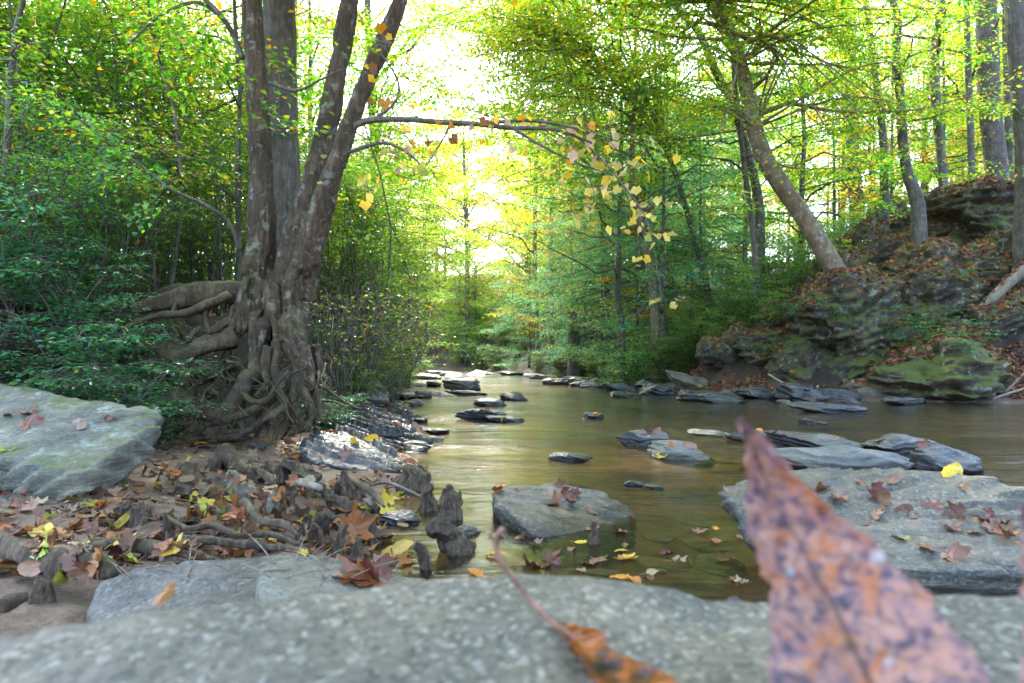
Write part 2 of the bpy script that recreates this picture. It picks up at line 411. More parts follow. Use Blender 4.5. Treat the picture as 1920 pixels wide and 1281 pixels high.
def ground_mat():
    m, nt, out = new_mat('ground'); n = N(nt)
    co_ = n('TexCoord').outputs['Object']
    at = n('Attribute', attribute_name='col')
    sp = n('SeparateColor', {0: at.outputs['Color']})
    n1 = n.noise(co_, 2.2, 8, 0.65); fine = n.noise(co_, 60, 5, 0.7); mid = n.noise(co_, 14, 6, 0.7)
    sand = n.ramp(n.math('ADD', n.math('MULTIPLY', fine, 0.5), n.math('MULTIPLY', mid, 0.5)), [(0.33, (0.055, 0.034, 0.022)), (0.5, (0.13, 0.084, 0.056)), (0.66, (0.21, 0.143, 0.098))])
    soil = n.ramp(n.math('ADD', n.math('MULTIPLY', mid, 0.6), n.math('MULTIPLY', n1, 0.4)), [(0.36, (0.010, 0.007, 0.005)), (0.5, (0.030, 0.019, 0.012)), (0.62, (0.075, 0.040, 0.023))])
    bed = n.ramp(n.math('ADD', n.math('MULTIPLY', mid, 0.4), n.math('MULTIPLY', n1, 0.6)), [(0.36, (0.07, 0.05, 0.022)), (0.5, (0.17, 0.115, 0.05)), (0.62, (0.28, 0.185, 0.085))])
    c = n.mix(sp.outputs[0], soil, sand); c = n.mix(sp.outputs[1], c, bed)
    b = n('Bump', {'Strength': 0.7, 'Distance': 0.02, 'Height': n.math('ADD', mid, n.math('MULTIPLY', fine, 0.35))}).outputs[0]
    p = n('BsdfPrincipled', {'Base Color': c, 'Roughness': 0.85, 'Normal': b})
    nt.links.new(p.outputs[0], out.inputs[0]); return m

def build_ground():
    na, nr = 440, 340
    a = np.radians(np.concatenate([np.linspace(-180, -48, 50, endpoint=False), np.linspace(-48, 48, na), np.linspace(48, 180, 51)[1:]])); na = len(a)
    r = 0.25 * (130 / 0.25) ** np.linspace(0, 1, nr)
    Rr, Aa = np.meshgrid(r, a, indexing='ij')
    x, y = Rr * np.sin(Aa), Rr * np.cos(Aa) - 0.0
    z = ground_z(x, y)
    V = np.stack([x, y, z], -1).reshape(-1, 3)
    i = np.arange(nr - 1)[:, None] * na; j = np.arange(na - 1)[None, :]
    Q = np.stack([i + j, i + na + j, i + na + j + 1, i + j + 1], -1).reshape(-1, 4)[:, ::-1]
    dl = poly_dist(V[:, 0], V[:, 1], LB); dr = -poly_dist(V[:, 0], V[:, 1], RB); db = poly_dist(V[:, 0], V[:, 1], BT)
    nz = fbm(V * 1.5, 8, 3)
    sand = np.where(dl > 0, 1 - sstep(-0.75, -0.35, db + 0.25 * nz), 0) + np.where(dr > 0, (1 - sstep(0.3, 0.9, dr + 0.3 * nz)) * 0.8, 0)
    bed = ((dl <= 0) & (dr <= 0)).astype(float)
    g = Geo(); g.add(V, Q, C=np.stack([np.clip(sand, 0, 1), bed, bed * 0], -1))
    return struct(put('ground', g.mesh('ground', ground_mat())))
ground = build_ground()

def water_mat():
    m, nt, out = new_mat('creek_water'); n = N(nt)
    co_ = n('TexCoord').outputs['Object']
    w1 = n.noise(n.mapping(co_, (0.8, 2.2, 1), (0, 0, 0.25)), 1.1, 3, 0.5, 0.7)
    w2 = n.noise(n.mapping(co_, (1.4, 5.5, 1), (0, 0, 0.12)), 2.3, 4, 0.55, 0.8)
    mask = n.ramp(n.noise(n.mapping(co_, (0.5, 0.9, 1)), 0.9, 2, 0.5), [(0.42, 0.06), (0.62, 1.0)])
    h = n.math('ADD', n.math('MULTIPLY', w1, 0.6), n.math('MULTIPLY', n.math('MULTIPLY', w2, 0.7), mask))
    b = n('Bump', {'Strength': 0.6, 'Distance': 0.06, 'Height': h}).outputs[0]
    fr = n('Fresnel', {'IOR': 1.33, 'Normal': b}).outputs[0]
    gl = n('BsdfGlossy', {'Color': (0.95, 0.96, 0.97, 1), 'Roughness': 0.14, 'Normal': b}).outputs[0]
    tr = n('BsdfTransparent', {'Color': (0.80, 0.70, 0.50, 1)}).outputs[0]
    df = n('BsdfDiffuse', {'Color': (0.075, 0.066, 0.038, 1)}).outputs[0]
    body = n('MixShader', {0: 0.14, 1: tr, 2: df}).outputs[0]
    nt.links.new(n('MixShader', {0: n.math('MINIMUM', fr, 0.92), 1: body, 2: gl}).outputs[0], out.inputs[0]); return m

def build_water():
    xs = np.linspace(-60, 16, 40); ys = np.linspace(-3.5, 82, 40)
    X, Y = np.meshgrid(xs, ys, indexing='ij'); V = np.stack([X, Y, X * 0], -1).reshape(-1, 3)
    i = np.arange(39)[:, None] * 40; j = np.arange(39)[None, :]
    Q = np.stack([i + j, i + 40 + j, i + 41 + j, i + j + 1], -1).reshape(-1, 4)
    g = Geo(); g.add(V, Q)
    return struct(put('creek_water', g.mesh('creek_water', water_mat())))
water = build_water()

# ------------------------------------------------------------------ rocks
def cube_sphere(n):
    u = np.linspace(-1, 1, n + 1); u = np.tan(u * math.pi / 4)
    g = Geo()
    for ax in range(3):
        for s in (-1, 1):
            a, b = np.meshgrid(u, u, indexing='ij'); c = np.full_like(a, s)
            V = np.stack([c, a, b] if ax == 0 else ([b, c, a] if ax == 1 else [a, b, c]), -1).reshape(-1, 3)
            i = np.arange(n)[:, None] * (n + 1); j = np.arange(n)[None, :]
            Q = np.stack([i + j, i + n + 1 + j, i + n + 2 + j, i + j + 1], -1).reshape(-1, 4)
            if s < 0: Q = Q[:, ::-1]
            g.add(V, Q)
    V, Q, _ = g.arrays()
    key = np.round(V * 1e5).astype(np.int64)
    _, idx, inv = np.unique(key, axis=0, return_index=True, return_inverse=True)
    return V[idx], inv.reshape(-1)[Q]
CS = {k: cube_sphere(k) for k in (10, 18, 30, 44)}

def rock_shape(seed, size, block=3.0, cuts=9, res=18, layer=None, lay_amp=0.05, rough=0.07, tilt=(0, 0, 0), rz=0.0):
    """angular stone: rounded block cut by random planes, with ledges along its layering"""
    r = rs(seed); V, Q = CS[res]; V = V.copy()
    nrm = (np.abs(V) ** block).sum(1) ** (1 / block); V = V / nrm[:, None]
    for _ in range(cuts):
        nn = unit(r.normal(size=3) * A(1, 1, 0.8)); o = r.uniform(0.62, 0.92)
        e = np.maximum(V @ nn - o, 0); V = V - e[:, None] * nn * 0.96
    S = np.asarray(size) / 2
    V = V * S
    V = V + unit(V) * (np.min(S) * 2 * rough * fbm(V / np.max(S) * 1.9, seed, 4))[:, None] * 2.0
    if layer:
        s = V[:, 2] / layer + 1.2 * fbm(V / np.max(S) * 1.6, seed + 3, 3)
        saw = s - np.floor(s); V[:, :2] *= (1 + lay_amp * (sstep(0, 0.8, saw) - sstep(0.86, 1, saw) - 0.3))[:, None]
    E = np.array(Euler(tilt).to_matrix()); V = V @ E.T
    c, s = math.cos(rz), math.sin(rz); V = V @ np.array([[c, s, 0], [-s, c, 0], [0, 0, 1]])
    return V, Q

def stone(px, py, w, h, label, mat='schist', z=0.0, seed=0, deep=0.75, sink=0.4, block=3.6, layer=0.0, tilt=(0.06, 0.08, 0), rz=None, d=None, res=30, cat='rock', name='creek_stone', group=None, cuts=11, lay_amp=0.09, rough=0.11):
    """stone whose near foot is seen at pixel (px, py), w x h photo pixels; z = level of that foot"""
    dd = d if d else (CH - z) * F / (py - HY)
    W, Hh = w / F * dd, h / F * dd
    b = pix(px, py, dd); D = W * deep
    V, Q = rock_shape(seed, (W * 1.06, D, Hh * (1 + sink)), block, cuts, res, layer or Hh * 0.45, lay_amp, rough, tilt, (rs(seed).uniform(-0.3, 0.3) if rz is None else rz))
    V[:, 2] += b[2] + Hh - V[:, 2].max()
    V[:, 1] += b[1] + D * 0.45; V[:, 0] += b[0]
    org = A(b[0], b[1] + D * 0.45, b[2])
    g = Geo(); g.add(V, Q)
    return tag(put(name, g.mesh(name, M[mat], origin=org), loc=org), label, cat, group)

def slab(name, label, cat, top, thick, mat, voxel, undercut=0.1, amp=0.02, freq=5.0, layer=0.05, lay_amp=0.02, lay_n=(0.1, 0.1, 1), seed=0, smooth=4, ridge=None, group=None, steps=None):
    """slab from its top outline [(x, y, z)...] (counter-clockwise seen from above or not), thick downwards"""
    P = np.asarray(top, float); c = P.mean(0)
    n = len(P)
    lo = P.copy(); lo[:, 2] -= thick; lo[:, :2] = c[:2] + (lo[:, :2] - c[:2]) * (1 - undercut)
    g = Geo(); V = np.vstack([P, lo, c + A(0, 0, 0) , c - A(0, 0, float(np.mean(thick)))])
    j = np.arange(n); j2 = (j + 1) % n
    g.add(V, np.stack([j, j + n, j2 + n, j2], 1), np.vstack([np.stack([j, j2, j * 0 + 2 * n], 1), np.stack([j2 + n, j + n, j * 0 + 2 * n + 1], 1)]))
    V, Q = remesh(g, voxel, smooth)
    Nn = vnormals(V, Q)
    if (Nn[:, 2] * (V[:, 2] - c[2])).sum() < 0: Q = Q[:, ::-1]; Nn = -Nn
    V = V + Nn * (amp * fbm(V * freq, seed, 5) + amp * 0.5 * fbm(V * freq * 4, seed + 5, 3))[:, None]
    ln = unit(np.asarray(lay_n, float))
    s = (V @ ln) / layer + 0.9 * fbm(V * freq * 0.5, seed + 2, 3); saw = s - np.floor(s)
    tang = Nn - np.outer(Nn @ ln, ln)
    V = V + tang * (np.linalg.norm(tang, axis=1) ** 1.5 * lay_amp * (sstep(0, 0.8, saw) - sstep(0.85, 1, saw) - 0.35))[:, None]
    if steps is not None:
        dv, per, am = steps; q = (V[:, :2] @ unit(np.asarray(dv, float)[None])[0]) / per + 0.55 * fbm(V * A(2.2, 2.2, 2.2), seed + 11, 4) + 0.25 * fbm(V * 9, seed + 13, 2)
        f_ = q - np.floor(q); hgt = _hash(np.floor(q).astype(np.int64), np.zeros(len(q), np.int64), np.zeros(len(q), np.int64), seed)
        V[:, 2] += am * (0.4 + hgt) * (sstep(0, .12, f_) - f_) * np.clip(Nn[:, 2], 0, 1)
    if ridge is not None: V = ridge(V)
    org = A(c[0], c[1], P[:, 2].min() - float(np.mean(thick)))
    g = Geo(); g.add(V, Q)
    return tag(put(name, g.mesh(name, M[mat], origin=org), loc=org), label, cat, group)

def build_rocks():
    # --- hero slabs
    tp = [pix(-60, 1200, .56), pix(0, 1190, .58), pix(180, 1160, .60), pix(330, 1135, .64), pix(500, 1118, .66), pix(640, 1098, .68), pix(800, 1082, .70), pix(960, 1074, .71), pix(1120, 1070, .72), pix(1230, 1082, .71), pix(1310, 1106, .69), pix(1440, 1112, .68), pix(1600, 1108, .68), pix(1760, 1106, .68), pix(1930, 1116, .66), pix(2100, 1130, .62)]
    tp = [A(p[0], p[1], p[2]) for p in tp]
    tp += [A(0.85, 0.30, .50), A(0.8, -0.2, .46), A(0.2, -0.45, .45), A(-0.5, -0.4, .42), A(-0.75, 0.1, .44), A(-0.66, 0.40, .45)]
    slab('boulder', 'blurred speckled grey boulder filling the bottom edge of the photo', 'boulder', tp, 0.42, 'granite', 0.012, undercut=-0.05, amp=0.008, freq=6, layer=0.2, lay_amp=0.003, seed=4, smooth=3)
    tp = [pixz(165, 1135, .12), pixz(190, 1085, .16), pixz(260, 1058, .19), pixz(380, 1045, .20), pixz(520, 1036, .20), pixz(620, 1040, .19), pixz(700, 1068, .17), pixz(800, 1078, .15), pixz(780, 1130, .15), pixz(560, 1180, .17), pixz(300, 1180, .14), pixz(170, 1165, .10)]
    slab('rock', 'low smooth grey rock just behind the blurred foreground boulder, sand around it', 'rock', tp, 0.2, 'slab', 0.014, undercut=-0.05, amp=0.012, freq=4, layer=0.3, lay_amp=0.004, seed=8, smooth=5)
    tp = [pixz(484, 1100, .30), pixz(489, 1052, .315), pixz(560, 1046, .31), pixz(640, 1054, .295), pixz(720, 1072, .265), pixz(800, 1084, .23), pixz(760, 1150, .22), pixz(600, 1160, .27), pixz(498, 1150, .285)]
    slab('rock', 'tan square-edged stone block lying on the low smooth grey rock', 'rock', tp, 0.15, 'tan_block', 0.010, undercut=0.0, amp=0.008, freq=7, layer=0.2, lay_amp=0.004, seed=9, smooth=2)
    # left lichen boulder
    tp = [pix(-140, 715, 3.95), pix(0, 722, 3.95), pix(70, 731, 3.9), pix(150, 748, 3.85), pix(250, 764, 3.75), pix(303, 772, 3.62), pix(298, 800, 3.5), pix(235, 838, 3.3), pix(150, 895, 3.02), pix(80, 884, 3.05), pix(0, 862, 3.12), pix(-150, 840, 3.2)]
    slab('boulder', 'big pale lichen-covered boulder with sloping top beside green shrubs', 'boulder', tp, 0.19, 'boulder', 0.02, undercut=0.10, amp=0.022, freq=3.6, layer=0.07, lay_amp=0.04, lay_n=(-0.35, 0.28, 1), seed=12, smooth=1, steps=((.5, -1), .28, .03))
    tp = [pix(-140, 880, 3.1), pix(0, 885, 3.1), pix(60, 895, 3.1), pix(130, 905, 3.08), pix(200, 890, 3.25), pix(260, 850, 3.5), pix(200, 830, 3.8), pix(-140, 830, 3.8)]
    slab('rock', 'thin dark slab wedged under the pale lichen boulder', 'rock', tp, 0.09, 'slab', 0.018, undercut=0.05, amp=0.015, freq=5, layer=0.04, lay_amp=0.03, lay_n=(-0.2, 0.2, 1), seed=13, smooth=2)
    tp = [pixz(-120, 930, .14), pixz(0, 925, .15), pixz(55, 948, .12), pixz(60, 985, .10), pixz(0, 1010, .09), pixz(-120, 1010, .09)]
    slab('rock', 'flat blue-grey slate at the photo edge in front of the pale boulder', 'rock', tp, 0.09, 'schist', 0.014, amp=0.012, freq=6, layer=0.03, lay_amp=0.012, seed=14)
    # mid-stream slab
    tp = [pixz(925, 925, .085), pixz(960, 910, .085), pixz(1040, 908, .08), pixz(1130, 925, .05), pixz(1185, 955, .015), pixz(1195, 975, -.01), pixz(1120, 996, -.01), pixz(1040, 1004, .005), pixz(1000, 1000, .03), pixz(960, 965, .065), pixz(930, 945, .075)]
    slab('rock', 'flat grey slab in mid-stream with rust leaves on its top', 'rock', tp, 0.15, 'slab', 0.014, undercut=0.02, amp=0.012, freq=6, layer=0.035, lay_amp=0.012, lay_n=(0.25, -0.1, 1), seed=20, smooth=2, steps=((.3, 1), .14, .016))
    # long slab right
    tp = [pixz(1343, 920, .22), pixz(1380, 898, .24), pixz(1440, 884, .27), pixz(1500, 874, .29), pixz(1600, 880, .29), pixz(1700, 890, .29), pixz(1820, 902, .29), pixz(1960, 918, .29), pixz(2150, 940, .27), pixz(2150, 1075, .1), pixz(1980, 1072, .1), pixz(1860, 1076, .09), pixz(1740, 1074, .09), pixz(1620, 1066, .09), pixz(1520, 1045, .10), pixz(1440, 1015, .12), pixz(1390, 985, .14)]
    def rdg(V):
        t = V[:, 1] - (2.42 + 0.02 * V[:, 0]); k = sstep(0.0, 0.5, V[:, 2] / 0.2)
        V = V.copy(); V[:, 2] += k * (0.022 * np.exp(-((t - 0.16) / 0.14) ** 2) - 0.012 * np.exp(-((t + 0.01) / 0.04) ** 2)); return V
    slab('rock', 'long broad grey slab on the right strewn with brown maple leaves', 'rock', tp, 0.12, 'slab', 0.016, undercut=0.10, amp=0.02, freq=3.5, layer=0.045, lay_amp=0.022, lay_n=(0.12, 0.35, 1), seed=23, smooth=2, ridge=rdg, steps=((-.10, 1), .12, .014))
    tp = [pixz(1880, 915, .12), pixz(1930, 912, .12), pixz(2000, 925, .12), pixz(2000, 950, .12), pixz(1880, 935, .12)]
    # schist shelf on the left shore
    def shelf(label, pts, thick, seed, mat='schist', n=(0.30, -0.25, 1)):
        slab('rock', label, 'rock', [pix(*p) for p in pts], thick, mat, 0.013, undercut=0.05, amp=0.02, freq=4.5, layer=0.045, lay_amp=0.045, lay_n=n, seed=seed, smooth=1, steps=((.45, .9), .13, .055))
    shelf('broad layered schist shelf sloping into the pool below the rooted tree', [(567, 838, 4.6), (590, 815, 5.1), (640, 806, 5.4), (700, 828, 5.3), (760, 868, 5.0), (806, 886, 4.55), (770, 893, 4.35), (700, 886, 4.3), (620, 872, 4.3), (575, 855, 4.4)], 0.13, 31)
    shelf('dark layered slab dipping into the water above the broad schist shelf', [(600, 790, 5.9), (640, 765, 6.6), (690, 760, 6.9), (740, 785, 6.7), (780, 806, 6.2), (740, 812, 5.9), (660, 806, 5.8)], 0.12, 32, 'dark_schist')
    shelf('narrow dark slab wedged behind the dipping slab', [(660, 775, 7.2), (690, 757, 7.8), (730, 757, 8.0), (772, 778, 7.6), (740, 785, 7.2), (690, 784, 7.0)], 0.12, 33, 'dark_schist')
    shelf('blocky overhanging rock below the dead twig tangle', [(600, 725, 7.8), (625, 702, 8.8), (690, 706, 8.9), (722, 728, 8.4), (726, 748, 8.0), (670, 742, 7.6), (610, 742, 7.5)], 0.26, 34, 'tan_rock', (0.1, 0, 1))
    shelf('small black wedge of rock touching the pool edge', [(752, 816, 6.2), (790, 812, 6.3), (812, 826, 6.0), (790, 830, 5.9), (755, 828, 5.9)], 0.08, 35, 'dark_schist')
    shelf('thin wet ledge between the schist shelf and the black wedge', [(660, 820, 5.9), (720, 812, 6.3), (760, 835, 5.9), (755, 852, 5.5), (700, 838, 5.6)], 0.09, 36)
    # --- stones in the water: px, foot row, w, h
    S = stone
    S(1207, 838, 102, 29, 'dark blue-grey rounded rock sitting alone in mid-stream', 'schist', seed=41, layer=0.05)
    S(1281, 862, 122, 30, 'pale tan-topped rock just below the dark mid-stream rock', 'pale_schist', seed=42, layer=0.04)
    S(1075, 866, 78, 15, 'low wet grey rock barely rising above the pool', 'schist', seed=43)
    S(898, 790, 92, 24, 'dark layered rock with a green leaf at its waterline', 'dark_schist', seed=44, layer=0.04, tilt=(0, 0.12, 0))
    S(945, 793, 70, 12, 'thin flat rock tailing off from the dark layered rock', 'dark_schist', seed=45)
    S(1112, 786, 38, 13, 'small dark stone alone in the wide water', 'dark_schist', seed=46)
    S(919, 763, 62, 15, 'smooth rounded dark stone, one of a touching pair', 'schist', seed=47, block=2.2)
    S(966, 752, 52, 17, 'angular stone with rust leaves, behind the smooth rounded stone', 'schist', seed=48)
    S(1560, 774, 135, 19, 'flat blue-grey stone in the dark water near the right bank', 'schist', seed=49, deep=0.5)
    S(1530, 796, 62, 9, 'tiny flat stone awash in front of the flat blue-grey stone', 'schist', seed=50)
    S(1697, 760, 64, 15, 'low grey stone close under the big mossy boulder', 'schist', seed=51)
    S(1600, 886, 250, 46, 'long humped tan-grey rock behind the broad leaf-strewn slab', 'pale_schist', seed=52, deep=0.35, layer=0.05, tilt=(0, 0.06, 0), res=30, rz=-0.05)
    S(1806, 891, 172, 52, 'dark smooth pointed rock at the right end of the humped rock', 'schist', seed=53, deep=0.5, block=2.4, tilt=(0, 0.1, 0), res=30)
    S(1590, 884, 110, 16, 'thin wet ledge at the foot of the humped tan-grey rock', 'schist', seed=54)
    S(1560, 846, 190, 30, 'broad low schist ledge crossing behind the humped rock', 'schist', seed=55, deep=0.6, layer=0.04, res=30)
    S(1700, 850, 170, 34, 'dark low ledge with a pink leaf behind the pointed rock', 'schist', seed=56, deep=0.5, layer=0.04, res=30)
    S(1420, 830, 110, 20, 'low wet ledge with a red leaf on its crest', 'schist', seed=57, deep=0.6)
    S(1335, 818, 76, 11, 'thin flat ledge tip pointing toward mid-stream', 'schist', seed=58, deep=0.5)
    S(1190, 912, 42, 9, 'small pale stone awash near the flat mid-stream slab', 'pale_schist', seed=59)
    S(1228, 917, 38, 8, 'smaller pale stone beside the awash stone', 'pale_schist', seed=60)
    S(878, 1005, 46, 18, 'small brown wet stone between the dark stumps and the mid-stream slab', 'tan_rock', seed=61)
    S(712, 968, 60, 30, 'grey stone under yellow leaves at the pool edge', 'slab', seed=62)
    S(745, 985, 70, 22, 'small wet stone in the shallow leaf-choked inlet', 'schist', seed=63)
    S(437, 832, 60, 22, 'flat tan stone tucked under the hanging roots', 'tan_rock', z=0.12, seed=64, deep=0.5)
    S(395, 850, 40, 14, 'grey flat stone in front of the hanging roots', 'slab', z=0.1, seed=65)
    S(480, 843, 30, 12, 'small blue-grey stone beside the flat stone under the roots', 'schist', z=0.1, seed=66)
    # --- island and far shore
    S(860, 728, 66, 20, 'pale boulder sitting on the far rock island', 'pale_schist', seed=71, z=0.06)
    S(800, 744, 130, 13, 'wide wet rock of the far island, leaves along its top', 'schist', seed=72, deep=0.5)
    S(872, 742, 76, 10, 'low rock at the island end facing mid-stream', 'schist', seed=73)
    S(748, 748, 84, 13, 'wet shore rock left of the far island', 'schist', seed=74)
    S(762, 726, 90, 9, 'pale flat rock behind the far island', 'pale_schist', seed=75)
    S(792, 712, 60, 12, 'pale shore rock far upstream under the left trees', 'pale_schist', seed=76)
    S(832, 704, 70, 9, 'long pale bar of rock at the upstream bend', 'pale_schist', seed=77)
    S(905, 703, 60, 9, 'low pale rock at the far bend below the teal shrubs', 'pale_schist', seed=78)
    S(960, 704, 50, 8, 'small far rock at the bend', 'schist', seed=79)
    S(1004, 711, 46, 11, 'pale rounded rock far off at the right bank', 'pale_schist', seed=80)
    S(1043, 722, 46, 13, 'dark stone at the foot of the far black ledge', 'schist', seed=81)
    S(1088, 718, 60, 12, 'low grey rock in front of the far black ledge', 'schist', seed=82)
    S(1085, 700, 92, 34, 'dark square ledge under the teal shrubs of the far right bank', 'mossy', seed=83, d=24, layer=0.18, lay_amp=0.12)
    S(1140, 706, 46, 18, 'tan boulder beside the far dark ledge', 'tan_rock', seed=84, d=21)
    r = rs(77)
    for k, (px, py, w, h, m) in enumerate([(1120, 727, 52, 10, 'schist'), (1165, 732, 60, 14, 'schist'), (1215, 728, 56, 16, 'pale_schist'), (1180, 745, 60, 10, 'dark_schist'), (1240, 741, 74, 22, 'dark_schist'), (1285, 735, 60, 16, 'tan_rock'), (1315, 752, 90, 20, 'dark_schist'), (1372, 756, 96, 18, 'dark_schist'), (1350, 738, 64, 16, 'schist'), (1428, 748, 86, 20, 'schist'), (1448, 738, 90, 18, 'mossy'), (1516, 752, 100, 34, 'schist'), (1590, 752, 96, 24, 'schist'), (1640, 742, 80, 22, 'tan_rock'), (1690, 738, 90, 20, 'tan_rock'), (1760, 744, 110, 20, 'tan_rock'), (1860, 752, 120, 24, 'dark_schist')]):
        S(px, py, w, h, {'schist': 'grey', 'pale_schist': 'pale', 'dark_schist': 'black wet', 'tan_rock': 'brown', 'mossy': 'mossy'}[m] + ' shore rock along the foot of the right bank', m, seed=90 + k, deep=0.7, group='shore rocks of the right bank')
    S(1302, 724, 92, 30, 'tilted grey-brown slab lying on the right shore', 'tan_rock', seed=120, z=0.15, tilt=(0.1, 0.25, 0), block=5, deep=0.6)
    S(1378, 716, 80, 42, 'rounded tan boulder behind the tilted slab on the right shore', 'tan_rock', seed=121, z=0.2, block=2.4)
    for k in [q for q in range(46) if q < 22 or 28 <= q < 40]:
        if k < 16: px, py, w = r.uniform(735, 830), r.uniform(752, 850), r.uniform(24, 60); px -= (850 - py) * .25; host = 'along the foot of the left bank'; g_ = 'small stones of the left shore'
        elif k < 28: px, py, w = r.uniform(715, 900), r.uniform(700, 748), r.uniform(18, 46); host = 'around the far rock island'; g_ = 'small stones of the far island'
        else: px, py, w = r.uniform(1080, 1780), 0, r.uniform(20, 54); py = np.interp(px, [1080, 1250, 1500, 1780], [716, 738, 752, 756]) + r.uniform(-4, 9); host = 'along the right shore'; g_ = 'small stones of the right shore'
        S(px, py, w, w * r.uniform(.18, .42), 'small ' + ['grey', 'black wet', 'brown'][k % 3] + ' stone ' + host, ['schist', 'dark_schist', 'tan_rock'][k % 3], seed=300 + k, res=10, group=g_)
    # --- sunken stones
    for k, (px, py, w, h, z) in enumerate([(1243, 1016, 62, 12, -0.03), (1330, 1035, 90, 10, -0.10), (1345, 1078, 120, 20, -0.1), (1255, 1070, 110, 14, -0.11), (1130, 1080, 60, 8, -0.09), (1258, 930, 60, 8, -0.11), (1300, 985, 70, 8, -0.12)]):
        S(px, py, w, h, 'brown stone lying under clear shallow water', 'sunk', z=z, seed=130 + k, group='stones under the shallow water', name='sunken_stone')
build_rocks()
bpy.context.view_layer.update()
DG = bpy.context.evaluated_depsgraph_get(); DG.update()

def cast(px, py, thru=()):
    """first thing seen at a photo pixel: point, normal"""
    d = Vector(((px - 960) / F, 1, (HY - py) / F)).normalized(); o = Vector((0, 0.0, CH))
    for _ in range(12):
        hit, p, n, i, ob, mt = SC.ray_cast(DG, o, d)
        if not hit: return None, None, None
        if ob.name.split('.')[0] in SOLID: return np.array(p), np.array(n), ob
        o = p + d * 0.002
    return None, None, None
SOLID = {'ground', 'creek_water', 'boulder', 'rock', 'creek_stone', 'rock_ledge', 'driftwood_log', 'root_mat', 'driftwood', 'rotten_log'}

def cast_down(x, y, z0=8.0):
    hit, p, n, i, ob, mt = SC.ray_cast(DG, Vector((x, y, z0)), Vector((0, 0, -1)))
    return (np.array(p), np.array(n), ob) if hit else (None, None, None)

# ------------------------------------------------------------------ rock outcrop on the right hillside
def ledge(px, py, w, h, label, mat='mossy', seed=0, deep=0.8, block=3.2, tilt=(0.1, -0.28, 0), rz=None, res=30, sink=0.9, layer=0.20, lay_amp=0.11, rough=0.15, cuts=11, fwd=0.0, name='rock_ledge', group=None):
    p, n, o = cast(px, py)
    if p is None: p = pix(px, py, 15.0)
    d = p[1] - fwd
    W, H = w / F * d, h / F * d
    V, Q = rock_shape(seed, (W * 1.08, W * deep, H * (1 + sink)), block, cuts, res, layer, lay_amp, rough, tilt, rs(seed).uniform(-0.35, 0.35) if rz is None else rz)
    b = pix(px, py, d)
    V[:, 2] += b[2] + H - V[:, 2].max(); V[:, 0] += b[0]; V[:, 1] += b[1] + W * deep * 0.32
    g = Geo(); g.add(V, Q)
    return tag(put(name, g.mesh(name, M[mat], origin=b), loc=b), label, 'rock', group)

def build_hillside():
    L = ledge
    L(1830, 738, 240, 128, 'huge moss-topped boulder overhanging the dark water on the right bank', seed=201, block=3.0, tilt=(0.05, -0.05, 0), deep=0.9, res=44, sink=0.3, fwd=0.4, name='boulder', layer=0.30, lay_amp=0.10)
    L(1545, 704, 180, 88, 'rounded mossy rock hump left of the huge moss-topped boulder', seed=202, deep=0.8, res=44, layer=0.22, lay_amp=0.12, tilt=(0.1, -0.35, 0))
    L(1650, 700, 190, 66, 'leaning mossy slab between the rounded hump and the huge boulder', seed=203, tilt=(0.1, -0.42, 0), res=44)
    L(1600, 668, 200, 52, 'fern-edged mossy ledge above the rounded hump', seed=204, tilt=(0.1, -0.3, 0))
    L(1690, 738, 210, 46, 'dark undercut rock at the foot of the leaning slab', 'tan_rock', seed=205, tilt=(0, -0.15, 0))
    L(1385, 668, 100, 66, 'mossy rock at the left end of the outcrop above the shore', seed=206, tilt=(0.1, -0.5, 0))
    L(1670, 560, 190, 78, 'dark overhanging ledge in the middle of the outcrop, seen left', seed=207, tilt=(0, -0.2, 0), fwd=0.7, res=44)
    L(1755, 560, 170, 82, 'dark overhanging ledge in the middle of the outcrop, with an orange stain', seed=208, tilt=(0, -0.15, 0), fwd=0.8, res=44)
    L(1795, 500, 230, 78, 'lichen-spotted layered ledge below the leafy shelf', seed=209, tilt=(0, -0.3, 0), fwd=0.6, res=44)
    L(1690, 440, 130, 74, 'curled layered rock at the top of the outcrop beside the slender tree', seed=210, tilt=(0, 0.1, 0), fwd=0.3, res=44)
    L(1600, 520, 160, 60, 'dark ledge right of the leaning tree base', seed=211, tilt=(0.1, -0.4, 0), fwd=0.2)
    L(1770, 440, 160, 62, 'pale-streaked layered rock right of the curled rock', seed=212, tilt=(0, -0.25, 0), fwd=0.5, res=44)
    L(1885, 400, 190, 74, 'green-mossed block high on the slope at the photo edge', seed=213, tilt=(0, -0.1, 0), fwd=0.3, res=44)
    L(1900, 500, 200, 80, 'black shadowed rock under the green-mossed block', seed=214, tilt=(0, -0.1, 0), fwd=0.4)
    L(1890, 590, 180, 60, 'bright mossy slab under the fallen pole', seed=215, tilt=(0.15, -0.3, 0), fwd=0.3)
    L(1750, 620, 210, 40, 'flat mossy shelf above the leaning slab', seed=216, tilt=(0.1, -0.25, 0), fwd=0.2)
    L(1500, 612, 120, 60, 'dark rock with a red root crossing it', seed=217, tilt=(0, -0.3, 0), fwd=0.2)
    L(1560, 570, 110, 60, 'dark rock above the one crossed by a red root', seed=218, fwd=0.2)
    L(1592, 585, 170, 84, 'dark mossy rock hiding the foot of the thick tan leaning trunk', seed=221, tilt=(0.1, -0.35, 0), fwd=1.3, res=44)
    L(1470, 655, 110, 46, 'low mossy rock beside the rounded hump', seed=219, fwd=0.2)
    L(1640, 470, 110, 70, 'mossy rock under the curled layered rock', seed=220, tilt=(0, -0.3, 0), fwd=0.4)
build_hillside()

